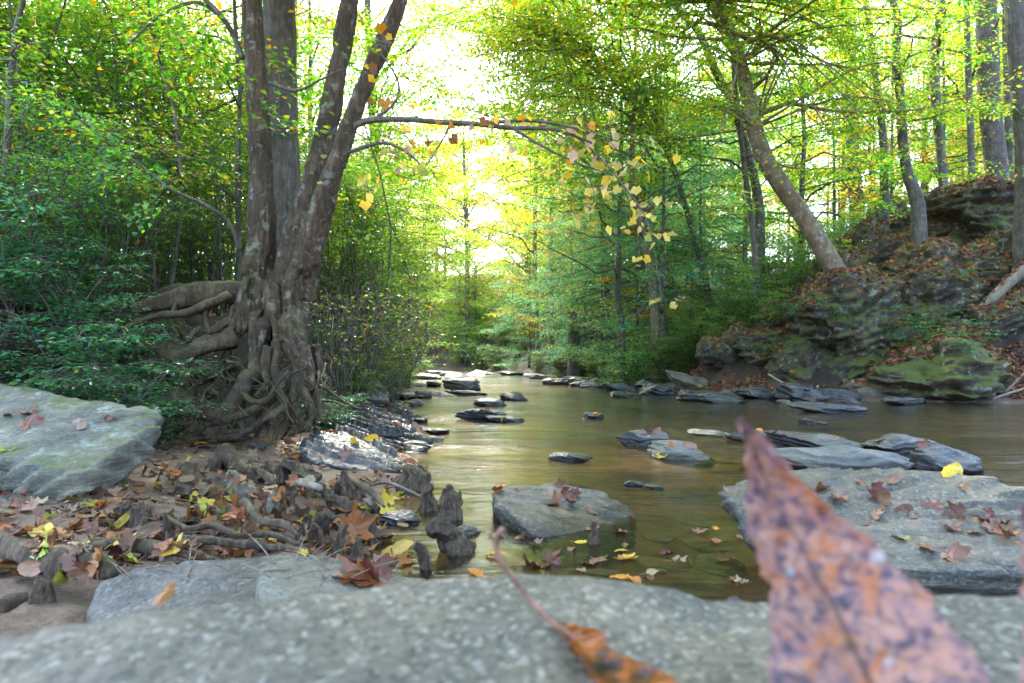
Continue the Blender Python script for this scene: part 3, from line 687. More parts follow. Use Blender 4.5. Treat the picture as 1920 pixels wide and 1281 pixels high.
# fallen pole and driftwood ------------------------------------------------------
def ptube(spec, n=30, sides=10, wob=0.15, seed=0, geo=None, end=None, lobes=0.0):
    """tube through (px, py, d, radius px) points"""
    P = np.array([[*pix(a, b, d), r / F * d] for a, b, d, r in spec])
    C = curve(P, n)
    return tube(C[:, :3], np.maximum(C[:, 3], 0.001), sides, wob, seed, lobes, geo)

def one_tube(name, spec, mat, label=None, cat=None, parent=None, org=None, n=30, sides=10, wob=0.25, seed=0, group=None, lobes=0.06):
    g = Geo(); ptube(spec, n, sides, wob, seed, g, lobes=lobes)
    o_ = np.array(org) if org is not None else pix(*spec[0][:3])
    o = put(name, g.mesh(name, M[mat], origin=o_), parent, None if parent is not None else o_)
    if label: tag(o, label, cat, group)
    return o

def on_sand(spec, zc=.165): return [(a, b, (CH - zc) * F / (b - HY), r) for a, b, d, r in spec]

def build_logs():
    p, _, _ = cast(1808, 606); d = p[1] - 0.1
    one_tube('fallen_pole', [(1806, 608, d, 9), (1850, 570, d - .1, 9.5), (1900, 522, d - .3, 10), (1990, 440, d - .5, 10)], 'fallen', 'pale fallen tree pole leaning down the mossy slope', 'log', seed=3)
    one_tube('driftwood_log', on_sand([(-40, 985, 2.75, 10), (10, 1020, 2.72, 17), (70, 1045, 2.66, 22), (130, 1055, 2.62, 24), (190, 1062, 2.56, 22), (215, 1075, 2.5, 8)]), 'drift', 'thick dark driftwood root lying on the sand beside the low grey rock', 'driftwood', n=40, sides=14, wob=0.35, seed=4, lobes=0.12)
    one_tube('driftwood_log', on_sand([(150, 1035, 2.75, 6), (220, 1020, 2.82, 12), (290, 1028, 2.82, 13), (360, 1040, 2.76, 9), (400, 1048, 2.72, 4)]), 'drift', 'slim driftwood root behind the thick dark driftwood', 'driftwood', wob=0.35, seed=5)
    one_tube('driftwood_log', on_sand([(520, 893, 3.95, 6.5), (560, 903, 3.85, 7), (600, 915, 3.75, 6.5)]), 'fallen', 'short pale barkless stick lying among the stumps', 'stick', wob=0.05, seed=6)
    one_tube('fallen_stick', [(665, 918, 3.7, 2), (720, 905, 3.75, 3), (760, 918, 3.65, 3.4), (790, 932, 3.55, 2.5)], 'twig', 'thin grey stick lying in the shallows beside the jagged stump', 'stick', seed=7)
    one_tube('driftwood_log', on_sand([(5, 1135, 2.15, 14), (25, 1125, 2.15, 15), (50, 1118, 2.15, 8)]), 'drift', 'stubby wood end at the lower left edge on the sand', 'driftwood', seed=8)
    one_tube('exposed_root', on_sand([(300, 962, 0, 4), (350, 990, 0, 5), (395, 985, 0, 7), (450, 1003, 0, 5), (510, 1002, 0, 6), (560, 1022, 0, 3)], .135), 'drift', 'long brown root snaking over the sand towards the arched knee', 'root', n=44, sides=12, wob=.45, seed=21, lobes=.15)
    one_tube('exposed_root', on_sand([(330, 1005, 0, 3), (390, 1012, 0, 7), (450, 1020, 0, 8), (520, 1026, 0, 6), (560, 1034, 0, 3)], .14), 'drift', 'lower dark root running along the back of the low grey rock', 'root', n=44, sides=12, wob=.45, seed=22, lobes=.15)
    one_tube('exposed_root', on_sand([(430, 902, 0, 4), (436, 925, 0, 6), (466, 948, 0, 8), (488, 975, 0, 6), (535, 985, 0, 7), (560, 1004, 0, 3)], .15), 'drift', 'thick dark root curving down beside the forked driftwood', 'root', n=44, sides=12, wob=.4, seed=23, lobes=.15)
    one_tube('exposed_root', on_sand([(640, 900, 0, 4), (680, 912, 0, 6), (705, 930, 0, 6), (720, 950, 0, 3)], .09), 'drift', 'short dark root dipping into the pool by the jagged stump', 'root', n=30, wob=.45, seed=24, lobes=.15)
    # dead branch over the right bank water
    g = Geo(); d = 11.6
    ptube([(1862, 742, d, 3.4), (1866, 722, d, 3), (1880, 700, d, 2.2), (1892, 682, d, 1.2)], 16, 6, 0.1, 1, g)
    ptube([(1866, 724, d, 2.5), (1840, 715, d, 2), (1818, 706, d, 1)], 12, 6, 0.1, 2, g)
    ptube([(1850, 752, d, 2.4), (1890, 738, d, 2.4), (1925, 726, d, 2.4), (1990, 690, d, 2)], 12, 6, 0.1, 3, g)
    ptube([(1885, 735, d, 2), (1905, 715, d, 2), (1930, 690, d, 2)], 12, 6, 0.1, 4, g)
    o_ = pix(1862, 742, d); tag(put('dead_branch', g.mesh('dead_branch', M['fallen'], origin=o_), loc=o_), 'bare forked dead branch under the huge moss-topped boulder', 'branch')
    one_tube('fallen_stick', [(1440, 702, 12.6, 2), (1475, 722, 12.4, 2.4), (1510, 738, 12.2, 1.6)], 'fallen', 'thin pale stick sloping down to the right shore', 'stick', seed=9)
    one_tube('exposed_root', [(1500, 548, 14.0, 3), (1530, 540, 13.9, 4), (1570, 533, 13.9, 3.5), (1600, 548, 13.9, 2)], 'drift', 'red-brown exposed root snaking over the right outcrop', 'root', seed=10)
build_logs()

# ------------------------------------------------------------------ root knees and stumps on the sand
def knee(px, py, h, w, label, kind='cone', lean=0.0, seed=0, z=None, mat='drift', cat='stump', name='root_knee'):
    p, n, o = cast(px, py)
    if p is None: p = pixz(px, py, 0.0)
    d = p[1]; H = h / F * d; W = w / F * d / 2 * (.84 if kind in ('cone', 'stump', 'hook') else .9)
    g = Geo(); r = rs(seed + 500)
    if kind == 'cone':
        C = curve(np.array([[0, 0, -H * .25, W * 1.05], [0, 0, 0, W * 1.0], [lean * H * .3, 0, H * .4, W * .62], [lean * H * .7, 0, H * .75, W * .42], [lean * H, 0, H * .96, W * .26]]), 14)
        tube(C[:, :3], C[:, 3], 12, 0.1, seed, 0.12, g)
        for k in range(3):
            a = r.uniform(0, 6.28); e = A(math.cos(a), math.sin(a), 0) * W
            tube(np.array([A(lean * H * .4, 0, H * .5), e * .7 + A(0, 0, H * .15), e * 1.35 - A(0, 0, H * .22)]), A(W * .3, W * .36, W * .28), 8, 0.1, seed + k, 0, g)
    elif kind == 'hook':
        s = np.sign(lean) if lean else 1
        C = curve(np.array([[s * -W * .9, 0, -H * .25, W * .8], [s * -W * .4, 0, H * .2, W * .75], [0, 0, H * .62, W * .68], [s * W * .5, 0, H * .82, W * .6], [s * W * 1.0, 0, H * .68, W * .42]]), 16)
        tube(C[:, :3], C[:, 3], 12, 0.1, seed, 0.1, g)
    elif kind == 'arch':
        C = curve(np.array([[-W * .8, 0, -H * .2, W * .42], [-W * .55, 0, H * .5, W * .42], [0, 0, H * .82, W * .48], [W * .5, 0, H * .5, W * .4], [W * .7, 0, -H * .2, W * .36]]), 18)
        tube(C[:, :3], C[:, 3], 10, 0.1, seed, 0.1, g)
        C = curve(np.array([[0, W * .6, -H * .2, W * .5], [0, W * .3, H * .5, W * .45], [W * .1, 0, H * .8, W * .35]]), 10); tube(C[:, :3], C[:, 3], 10, 0.1, seed + 1, 0, g)
    elif kind == 'stump':
        C = curve(np.array([[0, 0, -H * .2, W * 1.05], [0, 0, 0, W * 1.0], [lean * H * .3, 0, H * .5, W * .75], [lean * H * .5, 0, H * .8, W * .6]]), 10)
        tube(C[:, :3], C[:, 3], 14, 0.2, seed, 0.12, g, 4)
        for k in range(4):
            a = k * 1.57 + r.uniform(0, .8); e = A(math.cos(a), math.sin(a), 0) * W * .5
            tube(np.array([e * .9 + A(lean * H * .3, 0, H * .4), e + A(lean * H * .5, 0, H * r.uniform(.8, 1.0))]), A(W * .42, W * .14), 7, 0.1, seed + k, 0, g)
    elif kind == 'wedge':
        for k in range(4):
            y0 = (k - 1.5) * W * .32; hh = H * (1 - .22 * abs(k - 1)) * r.uniform(.75, 1.05); x0 = -W * r.uniform(.55, .9)
            C = curve(np.array([[x0, y0, -H * .3, W * .22], [x0 + W * .05, y0, hh * .55, W * .2], [x0 + W * .25, y0, hh * .9, W * .13], [x0 + W * .7, y0 * 1.1, hh * .6, W * .19], [W * r.uniform(.3, .7), y0 * 1.3, hh * .22, W * .22], [W * r.uniform(.9, 1.2), y0 * 1.4, -H * .1, W * .13]]), 18)
            tube(C[:, :3], C[:, 3], 9, 0.15, seed + k, 0, g)
    elif kind == 'log':
        C = curve(np.array([[-W, 0, H, min(W, H) * .34], [-W * .55, 0, H * .52, min(W, H) * .38], [W * .2, 0, H * .15, min(W, H) * .42], [W, 0, -H * .1, min(W, H) * .34]]), 16)
        tube(C[:, :3], C[:, 3], 12, 0.1, seed, 0.08, g)
    elif kind == 'blade':
        for k in range(3):
            x0 = (k - 1) * W * .55
            C = curve(np.array([[x0 + W * .9, k * W * .2, -H * .15, W * .34], [x0 + W * .3, k * W * .2, H * .3, W * .3], [x0 - W * .3, k * W * .15, H * (.7 - .12 * k), W * .2], [x0 - W * .7, k * W * .1, H * (1 - .2 * k), W * .09]]), 14)
            tube(C[:, :3], C[:, 3], 9, 0.1, seed + k, 0, g)
    V, Q = remesh(g, max(W * .075, 0.0035), 2)
    Nn = vnormals(V, Q)
    f = 1.0 / max(W, 0.02)
    VV = V * A(1, 1, 0.32) if kind != 'log' else V * A(.3, 1, 1)
    V = V + A(1, 1, 0) * (W * .35 * np.clip(V[:, 2:] / max(H, .01), 0, 1.2) * np.stack([fbm(V * A(.2, .2, 1) / max(H, .01) * 2.2 + seed, seed + 4, 2), fbm(V * A(.2, .2, 1) / max(H, .01) * 2.2 + seed, seed + 6, 2), V[:, 0] * 0], 1))
    V = V + Nn * (W * .36 * fbm(VV * f * 1.9 + seed, seed, 4) + W * .06 * fbm(VV * f * 6, seed + 2, 3) - W * .10 * (1 - sstep(0, .12, np.abs(fbm(VV * f * 2.2, seed + 9, 2)))))[:, None]
    V = V @ np.array(Matrix.Rotation(r.uniform(-.4, .4), 3, 'Z')).T
    g = Geo(); g.add(V, Q)
    loc = A(p[0], p[1] + W * .6, p[2])
    return tag(put(name, g.mesh(name, M[mat], origin=(0, 0, 0)), loc=loc), label, cat)

def build_knees():
    K = knee
    K(766, 920, 46, 72, 'jagged dark stump leaning at the pool edge, tallest by the water', 'stump', .5, 1, name='stump')
    K(803, 958, 52, 44, 'smooth pointed root knee standing in the shallows beside the twin-tipped stump', 'cone', -.05, 2)
    K(842, 975, 60, 64, 'black knobbly stump with two tips in the shallows', 'stump', .1, 3, name='stump')
    K(836, 1042, 56, 84, 'thick blunt root knee bending left over the water', 'hook', -1, 4)
    K(862, 1030, 26, 60, 'low root end half under water behind the blunt bent knee', 'log', 0, 5)
    K(790, 1070, 52, 36, 'rounded mossy knee with a hooked head by the boulder edge', 'hook', -.6, 6)
    K(664, 1062, 54, 32, 'small pointed pale-tipped root knee at the edge of the low grey rock', 'cone', .15, 7)
    K(628, 1042, 62, 34, 'forked upright knee bending right, left of the rust maple leaf', 'cone', .35, 8)
    K(697, 1020, 60, 44, 'rounded grey knee right of the rust maple leaf', 'cone', -.25, 9)
    K(590, 1030, 46, 34, 'arched root knee with a gap through it above the low grey rock', 'arch', 0, 10)
    K(602, 1012, 52, 50, 'tall dark split knee behind the arched one', 'hook', .8, 11)
    K(628, 962, 50, 76, 'broken log end leaning up to the left among orange leaves', 'log', 0, 12, name='log_stub')
    K(634, 945, 42, 34, 'small dark arched root behind the leaning log end', 'arch', 0, 13)
    K(655, 935, 52, 50, 'two-horned root knee left of the thin grey stick', 'cone', -.35, 14)
    K(586, 932, 38, 46, 'broad grey cone-shaped knee beside the pale stick', 'cone', 0, 15)
    K(552, 898, 36, 74, 'broad mossy block of old root in front of the schist shelf', 'wedge', -.2, 16, name='stump')
    K(484, 908, 46, 62, 'bladed mossy root fin, leaning left, behind the big forked driftwood', 'wedge', 0, 17)
    K(498, 892, 28, 26, 'dark short stub beside the mossy root fin', 'cone', 0, 18)
    K(428, 884, 44, 92, 'jagged rotten root mass below the hanging roots', 'wedge', 0, 19, name='stump')
    K(352, 932, 50, 140, 'rotten mossy log lying right of the pale boulder', 'wedge', .3, 20, name='rotten_log', cat='log')
    K(478, 985, 92, 104, 'big forked silvery driftwood rising to the left', 'blade', 0, 21, mat='silver', name='driftwood', cat='driftwood')
    K(530, 935, 34, 50, 'dark knobbly knee behind the big forked driftwood', 'stump', .2, 22)
    K(545, 958, 36, 26, 'small sharp knee right of the big forked driftwood', 'cone', .1, 23)
    K(312, 1012, 52, 30, 'lone upright knee among leaves above the low grey rock', 'cone', -.2, 24)
    K(392, 1005, 40, 170, 'swirled low root mat in front of the big forked driftwood', 'wedge', 0, 25, name='root_mat', cat='root')
    K(440, 1022, 30, 130, 'wavy grey root hugging the sand behind the low grey rock', 'wedge', 0, 26, name='root_mat', cat='root')
    K(255, 985, 40, 56, 'small dark stub with a mossy top, left of the root mat', 'stump', 0, 27)
    K(220, 972, 26, 40, 'tiny bent root end behind the small dark stub', 'hook', .5, 28)
    K(1112, 1020, 42, 28, 'short wooden post standing in the water at the flat slab', 'cone', .12, 29, name='wooden_stub')
    K(572, 990, 26, 30, 'short blunt knee left of the tall split knee', 'cone', 0, 30)
    K(560, 1010, 30, 26, 'small grey knee at the foot of the forked driftwood', 'cone', .2, 31)
    K(300, 905, 22, 20, 'tiny dark point of root beside the rotten log', 'cone', 0, 32)
    K(68, 1130, 52, 50, 'crumpled dark bark scrap standing on the sand', 'stump', .2, 33, name='bark_scrap', cat='bark')
build_knees()

# ------------------------------------------------------------------ leaves: helpers
def pal(r, n, spec, jit=0.18):
    w = np.array([a for a, _ in spec], float); w /= w.sum(); C = np.array([c for _, c in spec])
    return np.clip(C[r.choice(len(C), n, p=w)] * (1 + r.normal(size=(n, 1)) * jit), 0.004, 0.9)

def leaf_quads(geo, C, ax, nr, L, W, col, fold=0.18):
    sd_ = unit(np.cross(nr, ax)); nr = np.cross(ax, sd_); L = L[:, None]; W = W[:, None]
    a = C; b = C + ax * L * .42 + sd_ * W * .5 + nr * W * fold; c = C + ax * L; d = C + ax * L * .42 - sd_ * W * .5 + nr * W * fold
    V = np.stack([a, b, c, d], 1).reshape(-1, 3)
    geo.add(V, np.arange(len(C) * 4).reshape(-1, 4), C=np.repeat(col, 4, 0))

def sprays(geo, segs, n, size, palette, seed, flat=0.35, spread=0.16, aspect=0.6, droop=0.12, end=1.0):
    r = rs(seed); S = np.asarray(segs, float)
    ln = np.linalg.norm(S[:, 1] - S[:, 0], axis=1); k = r.choice(len(S), n, p=ln / ln.sum())
    t = r.uniform(0.05, end, n)[:, None]; a, b = S[k, 0], S[k, 1]; d = unit(b - a)
    side = unit(np.cross(d, A(0, 0, 1)) + 1e-6) * np.where(r.rand(n) < .5, -1, 1)[:, None]
    off = np.abs(r.normal(size=(n, 1))) * spread
    C = a + (b - a) * t + side * off + d * off * 0.4 + r.normal(size=(n, 3)) * A(.25, .25, .25 * flat + .1) * spread
    C[:, 2] -= off[:, 0] * droop
    ax = unit(d * 0.55 + side + r.normal(size=(n, 3)) * A(.35, .35, .25) - A(0, 0, droop * 2))
    nr = unit(A(0, 0, 1) + r.normal(size=(n, 3)) * flat)
    L = size * r.uniform(.65, 1.2, n)
    leaf_quads(geo, C, ax, nr, L, L * aspect * r.uniform(.8, 1.15, n), pal(r, n, palette))

G1, G2, G3 = (0.045, 0.12, 0.018), (0.085, 0.205, 0.026), (0.16, 0.265, 0.032)
Y1, Y2, O1, B1 = (0.40, 0.33, 0.05), (0.27, 0.29, 0.04), (0.44, 0.20, 0.03), (0.10, 0.045, 0.02)
TE, TD = (0.08, 0.225, 0.125), (0.045, 0.13, 0.065)
P_GREEN = [(5, G2), (4, G3), (2, G1), (1.2, Y2), (.4, Y1), (.4, O1)]
P_YG = [(5, G3), (3, G2), (2.8, Y2), (1.7, Y1), (.9, O1), (.2, B1)]
P_YEL = [(4, Y1), (4, Y2), (2, G3), (1, O1), (.3, B1)]
P_ORG = [(4, O1), (2, Y1), (2, Y2), (1, B1)]
P_TEAL = [(5, TE), (3, (0.10, 0.24, 0.085)), (2, G3), (.5, TD), (.4, Y1), (.15, O1)]
P_PRIV = [(4, (0.07, 0.17, 0.045)), (3, G2), (1.5, TD), (1.5, G3), (.5, Y2), (.15, O1), (.3, B1)]

def tree_parts(seed, path, rad, c0, cr, nl, nleaf, ls, palette, up=0.25, droop=0.25, bias=(0, 0, 0), flat=0.35, sub=6, spread=0.16, sides=9, top=0.15, wob=0.12, aspect=0.6, shape=1.2, mid=0.0):
    """trunk with limbs, and leaves in flat sprays along the twigs"""
    r = rs(seed); P = np.asarray(path, float); n = len(P); wood = Geo(); leaf = Geo()
    tube(P, rad, sides, wob, seed, 0.04, wood)
    seglen = np.r_[0, np.cumsum(np.linalg.norm(np.diff(P, axis=0), axis=1))]; tl = seglen[-1]
    segs = []; az = r.uniform(0, 6.28); bias = np.asarray(bias, float)
    for k in range(nl):
        f = (k + r.uniform(.1, .9)) / nl; t = c0 + (0.98 - c0) * f
        s = t * tl; base = A(*[np.interp(s, seglen, P[:, q]) for q in range(3)]); rr = np.interp(s, seglen, rad)
        az += 2.4 + r.uniform(-.5, .5)
        dr = A(math.cos(az), math.sin(az), 0) + bias; dr = unit(dr)
        L = cr * ((1 - (1 - top) * f ** shape) if mid == 0 else (1 - abs(f - mid) ** 1.5)) * r.uniform(.6, 1.1)
        u = up * r.uniform(.3, 2.2)
        q = np.linspace(0, 1, 7)[:, None]
        B = base + dr * L * q + A(0, 0, 1) * (L * u * q - L * droop * q ** 2) + np.cumsum(r.normal(size=(7, 3)) * A(.05, .05, .055) * L, 0) * (q > 0)
        lr = min(rr * .5, 0.012 + L * 0.011)
        tube(B, np.linspace(lr, 0.004, 7), 5, 0, 0, 0, wood)
        for m in range(sub):
            s2 = r.uniform(.22, 1.0); b0 = A(*[np.interp(s2, q[:, 0], B[:, c]) for c in range(3)])
            sgn = 1 if m % 2 else -1; ang = sgn * r.uniform(.4, 1.1)
            d2 = A(dr[0] * math.cos(ang) - dr[1] * math.sin(ang), dr[0] * math.sin(ang) + dr[1] * math.cos(ang), r.uniform(-.2, .25) + up * .5)
            L2 = L * r.uniform(.22, .42) * (1.15 - .5 * s2) + .1
            e = b0 + d2 * L2 - A(0, 0, droop * .3 * L2); mp = (b0 + e) / 2 + r.normal(size=3) * .04 * L2
            tube(np.array([b0, mp, e]), A(.006, .004, .002) * min(1, L / 2 + .4), 4, 0, 0, 0, wood)
            segs += [(b0, mp), (mp, e)]
        segs.append((B[4], B[6]))
    sprays(leaf, segs, nleaf, ls, palette, seed + 1, flat, spread, aspect)
    return wood, leaf

def make_tree(name, label, cat, seed, path, rad, args, mat='trunk', group=None, leafmat='leaf', wood_name='trunk'):
    P = np.asarray(path, float); o_ = P[0]
    wood, leaf = tree_parts(seed, P - o_, rad, **args)
    t = thing(name, label, cat, o_, 0, group)
    put(wood_name, wood.mesh(wood_name, M[mat]), t)
    if leaf.n: put('crown', leaf.mesh('crown', M[leafmat], smooth=False), t)
    return t

# ------------------------------------------------------------------ fallen leaves
def refresh():
    bpy.context.view_layer.update(); bpy.context.evaluated_depsgraph_get().update()
refresh()

def leaf_template(kind, seed):
    """curled blade (maple-like or oval) of unit length with a thin stalk; base at the origin, tip at +Y"""
    r = rs(seed); na, nr = 60, 5
    th = np.linspace(0, 2 * math.pi, na, endpoint=False)      # 0 = tip direction
    w = np.abs((th + math.pi) % (2 * math.pi) - math.pi)      # angle from the tip
    if kind == 'lobed':
        R = np.full(na, .26); c = (th + math.pi) % (2 * math.pi) - math.pi
        for a_, L, wd in ((0, .60, .50), (.95, .56, .48), (-.95, .56, .48), (1.85, .42, .5), (-1.85, .42, .5)):
            q = np.clip(1 - np.abs(c - a_) / wd, 0, 1); R = np.maximum(R, .30 + (L - .30) * q ** 1.0)
        R *= 1 + .09 * np.sin(th * 17 + seed) * (R > .3); R = np.where(w > 2.85, .12, R)
        X, Y = R * np.sin(th), R * np.cos(th) + .32
        c0 = A(0, .32)
    else:
        Y = .5 + .5 * np.cos(th); X = .27 * np.sin(th) * (1 - .25 * np.cos(th)) * (1 + .04 * np.sin(th * 13)); c0 = A(0, .5)
    rings = np.linspace(0, 1, nr + 1)[1:]
    V = [A(c0[0], c0[1], 0)[None]]
    for q in rings: V.append(np.stack([c0[0] + (X - c0[0]) * q, c0[1] + (Y - c0[1]) * q, X * 0], 1))
    V = np.vstack(V)
    cu, cv, tw = r.uniform(.2, 1.3) * r.choice([-1, 1, 1]), r.uniform(-.6, 1.0), r.uniform(-.8, .8)
    V[:, 2] = cu * V[:, 0] ** 2 * 1.6 + cv * (V[:, 1] - .4) ** 2 + tw * V[:, 0] * (V[:, 1] - .4) + .10 * fbm(V * 5, seed, 3) + .07 * np.abs(V[:, 0])
    T = np.stack([np.zeros(na, int), 1 + np.arange(na), 1 + (np.arange(na) + 1) % na], 1)
    Q = []
    for k in range(nr - 1):
        a_ = 1 + k * na + np.arange(na); b_ = 1 + k * na + (np.arange(na) + 1) % na
        Q.append(np.stack([a_, a_ + na, b_ + na, b_], 1))
    g = Geo(); g.add(V, np.vstack(Q), T)
    tube(np.array([(0, .06, V[:, 2].min() * .2), (.02, -.12, .03), (.06 * r.normal(), -.38, r.uniform(-.02, .12))]), A(.014, .011, .009), 5, 0, 0, 0, g)
    return g.mesh('fallen_leaf', DRY['brown'])
LT = {k: [leaf_template(k, 60 + s * 3 + (40 if k == 'oval' else 0)) for s in range(6)] for k in ('lobed', 'oval')}

def fallen_leaf(p, n, size, kind, colour, label, group, seed, tilt=.25, yaw=None, lift=.004, stand=None):
    r = rs(seed); o = bpy.data.objects.new('fallen_leaf', LT[kind][r.randint(6)]); COL.objects.link(o)
    o.material_slots[0].link = 'OBJECT'; o.material_slots[0].material = DRY[colour]
    z = unit((np.asarray(n) + r.normal(size=3) * tilt)[None])[0] if stand is None else unit(A(*stand)[None])[0]
    y = r.uniform(0, 6.28) if yaw is None else yaw; h = A(math.sin(y), math.cos(y), 0); x = unit(np.cross(h, z)[None])[0]; h = np.cross(z, x)
    Mx = Matrix(((x[0], h[0], z[0], 0), (x[1], h[1], z[1], 0), (x[2], h[2], z[2], 0), (0, 0, 0, 1)))
    c = A(p[0], p[1], p[2] + lift) - h * size * .4 + z * size * .02
    o.matrix_world = Matrix.Translation(Vector(c)) @ Mx @ Matrix.Scale(size, 4)
    tag(o, label, 'leaf', group); return o

def build_leaves():
    n = [0]
    def L(px, py, colour, kind, host, group, size=None, tilt=.25, **k):
        p, nn, o = cast(px, py)
        if p is None or p[1] > 25: return
        n[0] += 1; r = rs(3000 + n[0])
        fallen_leaf(p, nn, size or r.uniform(.075, .115), kind, colour, f'{colour} {kind} fallen leaf {host}', group, 1000 + n[0], tilt, lift=.003, **k)
    g = 'leaves on the long right slab'; h = 'on the long slab at the right'
    for px, py, c, k, s in ((1640, 928, 'dark red', 'lobed', .12), (1655, 945, 'brown', 'lobed', .10), (1612, 905, 'rust', 'oval', .07), (1698, 956, 'brown', 'oval', .08), (1640, 967, 'pinkish', 'lobed', .09), (1632, 981, 'brown', 'oval', .08), (1747, 953, 'pinkish', 'lobed', .10), (1795, 966, 'brown', 'lobed', .11), (1833, 977, 'brown', 'oval', .09), (1822, 924, 'tan', 'oval', .09), (1785, 992, 'dark red', 'lobed', .08), (1828, 1000, 'brown', 'oval', .07), (1862, 992, 'pinkish', 'lobed', .10), (1888, 1002, 'brown', 'lobed', .10), (1905, 1018, 'brown', 'oval', .10), (1690, 1011, 'yellow green', 'lobed', .085), (1735, 1024, 'brown', 'oval', .11), (1790, 1045, 'pinkish', 'lobed', .12), (1572, 940, 'pinkish', 'lobed', .10), (1540, 920, 'brown', 'lobed', .09), (1367, 922, 'pinkish', 'lobed', .09), (1675, 903, 'pinkish', 'lobed', .08), (1850, 970, 'dark red', 'lobed', .09), (1710, 968, 'tan', 'oval', .06), (1875, 980, 'brown', 'lobed', .09), (1805, 914, 'rust', 'oval', .05)):
        L(px, py, c, k, h, g, s * .82)
    g = 'leaves on the mid-stream slab'; h = 'on the flat mid-stream slab'
    for px, py, c, k, s in ((938, 914, 'orange', 'oval', .08), (934, 924, 'rust', 'lobed', .09), (1045, 938, 'rust', 'lobed', .10), (1060, 927, 'rust', 'lobed', .10), (1068, 942, 'brown', 'lobed', .09), (1036, 948, 'rust', 'oval', .08), (1110, 962, 'brown', 'oval', .08), (1185, 972, 'orange', 'oval', .06), (1052, 912, 'brown', 'lobed', .08), (968, 922, 'brown', 'oval', .05), (1080, 930, 'dark red', 'lobed', .08)):
        L(px, py, c, k, h, g, s, .5)
    L(1787, 889, 'yellow', 'oval', 'floating at the foot of the dark pointed rock', None, .12, .1)
    L(941, 787, 'yellow green', 'oval', 'against the dark layered rock in mid-stream', None, .16, .4)
    g = 'leaves on the pale boulder'; h = 'on the pale lichen boulder'
    for px, py, c, k, s in ((52, 778, 'brown', 'lobed', .11), (58, 796, 'pinkish', 'lobed', .12), (150, 797, 'tan', 'oval', .11), (206, 785, 'dark red', 'oval', .07), (8, 845, 'yellow green', 'lobed', .10), (14, 781, 'brown', 'oval', .06)):
        L(px, py, c, k, h, g, s, .3)
    g = 'leaves on the low grey rock'; h = 'on the low smooth grey rock'
    for px, py, c, k, s in ((305, 1122, 'rust', 'oval', .10), (680, 1088, 'rust', 'lobed', .13), (702, 1080, 'dark red', 'lobed', .11), (650, 1088, 'pinkish', 'oval', .08), (350, 1050, 'brown', 'lobed', .10)):
        L(px, py, c, k, h, g, s, .4)
    p, nn, o = cast(668, 1015)
    fallen_leaf(A(p[0], p[1], p[2] + .05), nn, .165, 'lobed', 'rust', 'large rust maple leaf standing upright between two root knees', None, 5, stand=(.15, -1, .45), yaw=.5)
    L(740, 1045, 'yellow', 'oval', 'with red spots, in the shallow inlet by the low grey rock', None, .15, .2, yaw=1.3)
    L(722, 948, 'yellow', 'lobed', 'propped on stones at the pool edge', None, .13, .6)
    L(672, 955, 'orange', 'lobed', 'lying beside the leaning log end', None, .14, .4)
    L(1000, 1062, 'brown', 'lobed', 'crumpled at the crest of the blurred boulder', None, .13, .7)
    L(1032, 1055, 'dark red', 'lobed', 'crumpled beside another at the crest of the blurred boulder', None, .12, .8)
    L(845, 1035, 'tan', 'lobed', 'hanging on the thick blunt root knee', None, .10, .8)
    # scattered on the sandy left bank
    r = rs(44); cols = ['brown'] * 6 + ['rust'] * 3 + ['tan'] * 4 + ['pinkish'] * 3 + ['yellow'] * 3 + ['orange'] * 2 + ['dark red'] * 2 + ['yellow green'] * 2
    k = 0
    while k < 150:
        px, py = r.uniform(0, 760), r.uniform(825, 1085)
        if py < 860 and px < 300: continue
        if px > 640 and py < 900: continue
        p, nn, o = cast(px, py)
        if p is None or p[1] > 6 or o is None: continue
        nm = o.name.split('.')[0]
        if nm not in ('ground', 'creek_water', 'driftwood_log', 'root_mat', 'driftwood'): continue
        if nm == 'creek_water' and px < 560: continue
        k += 1
        host = {'ground': 'on the left bank sand', 'creek_water': 'in the left shallows'}.get(nm, 'on left bank driftwood')
        L(px, py, cols[r.randint(len(cols))], 'lobed' if r.rand() < .55 else 'oval', host, 'leaves scattered on the left bank', r.uniform(.05, .10), .38)
    k = 0
    while k < 30:
        px, py = r.uniform(860, 1400), r.uniform(985, 1100)
        p, nn, o = cast(px, py)
        if p is None or o.name.split('.')[0] != 'creek_water': k += .2; continue
        k += 1
        L(px, py, cols[r.randint(len(cols))], 'lobed' if r.rand() < .5 else 'oval', 'floating in the clear shallows', 'leaves floating in the shallows', r.uniform(.05, .09), .06)
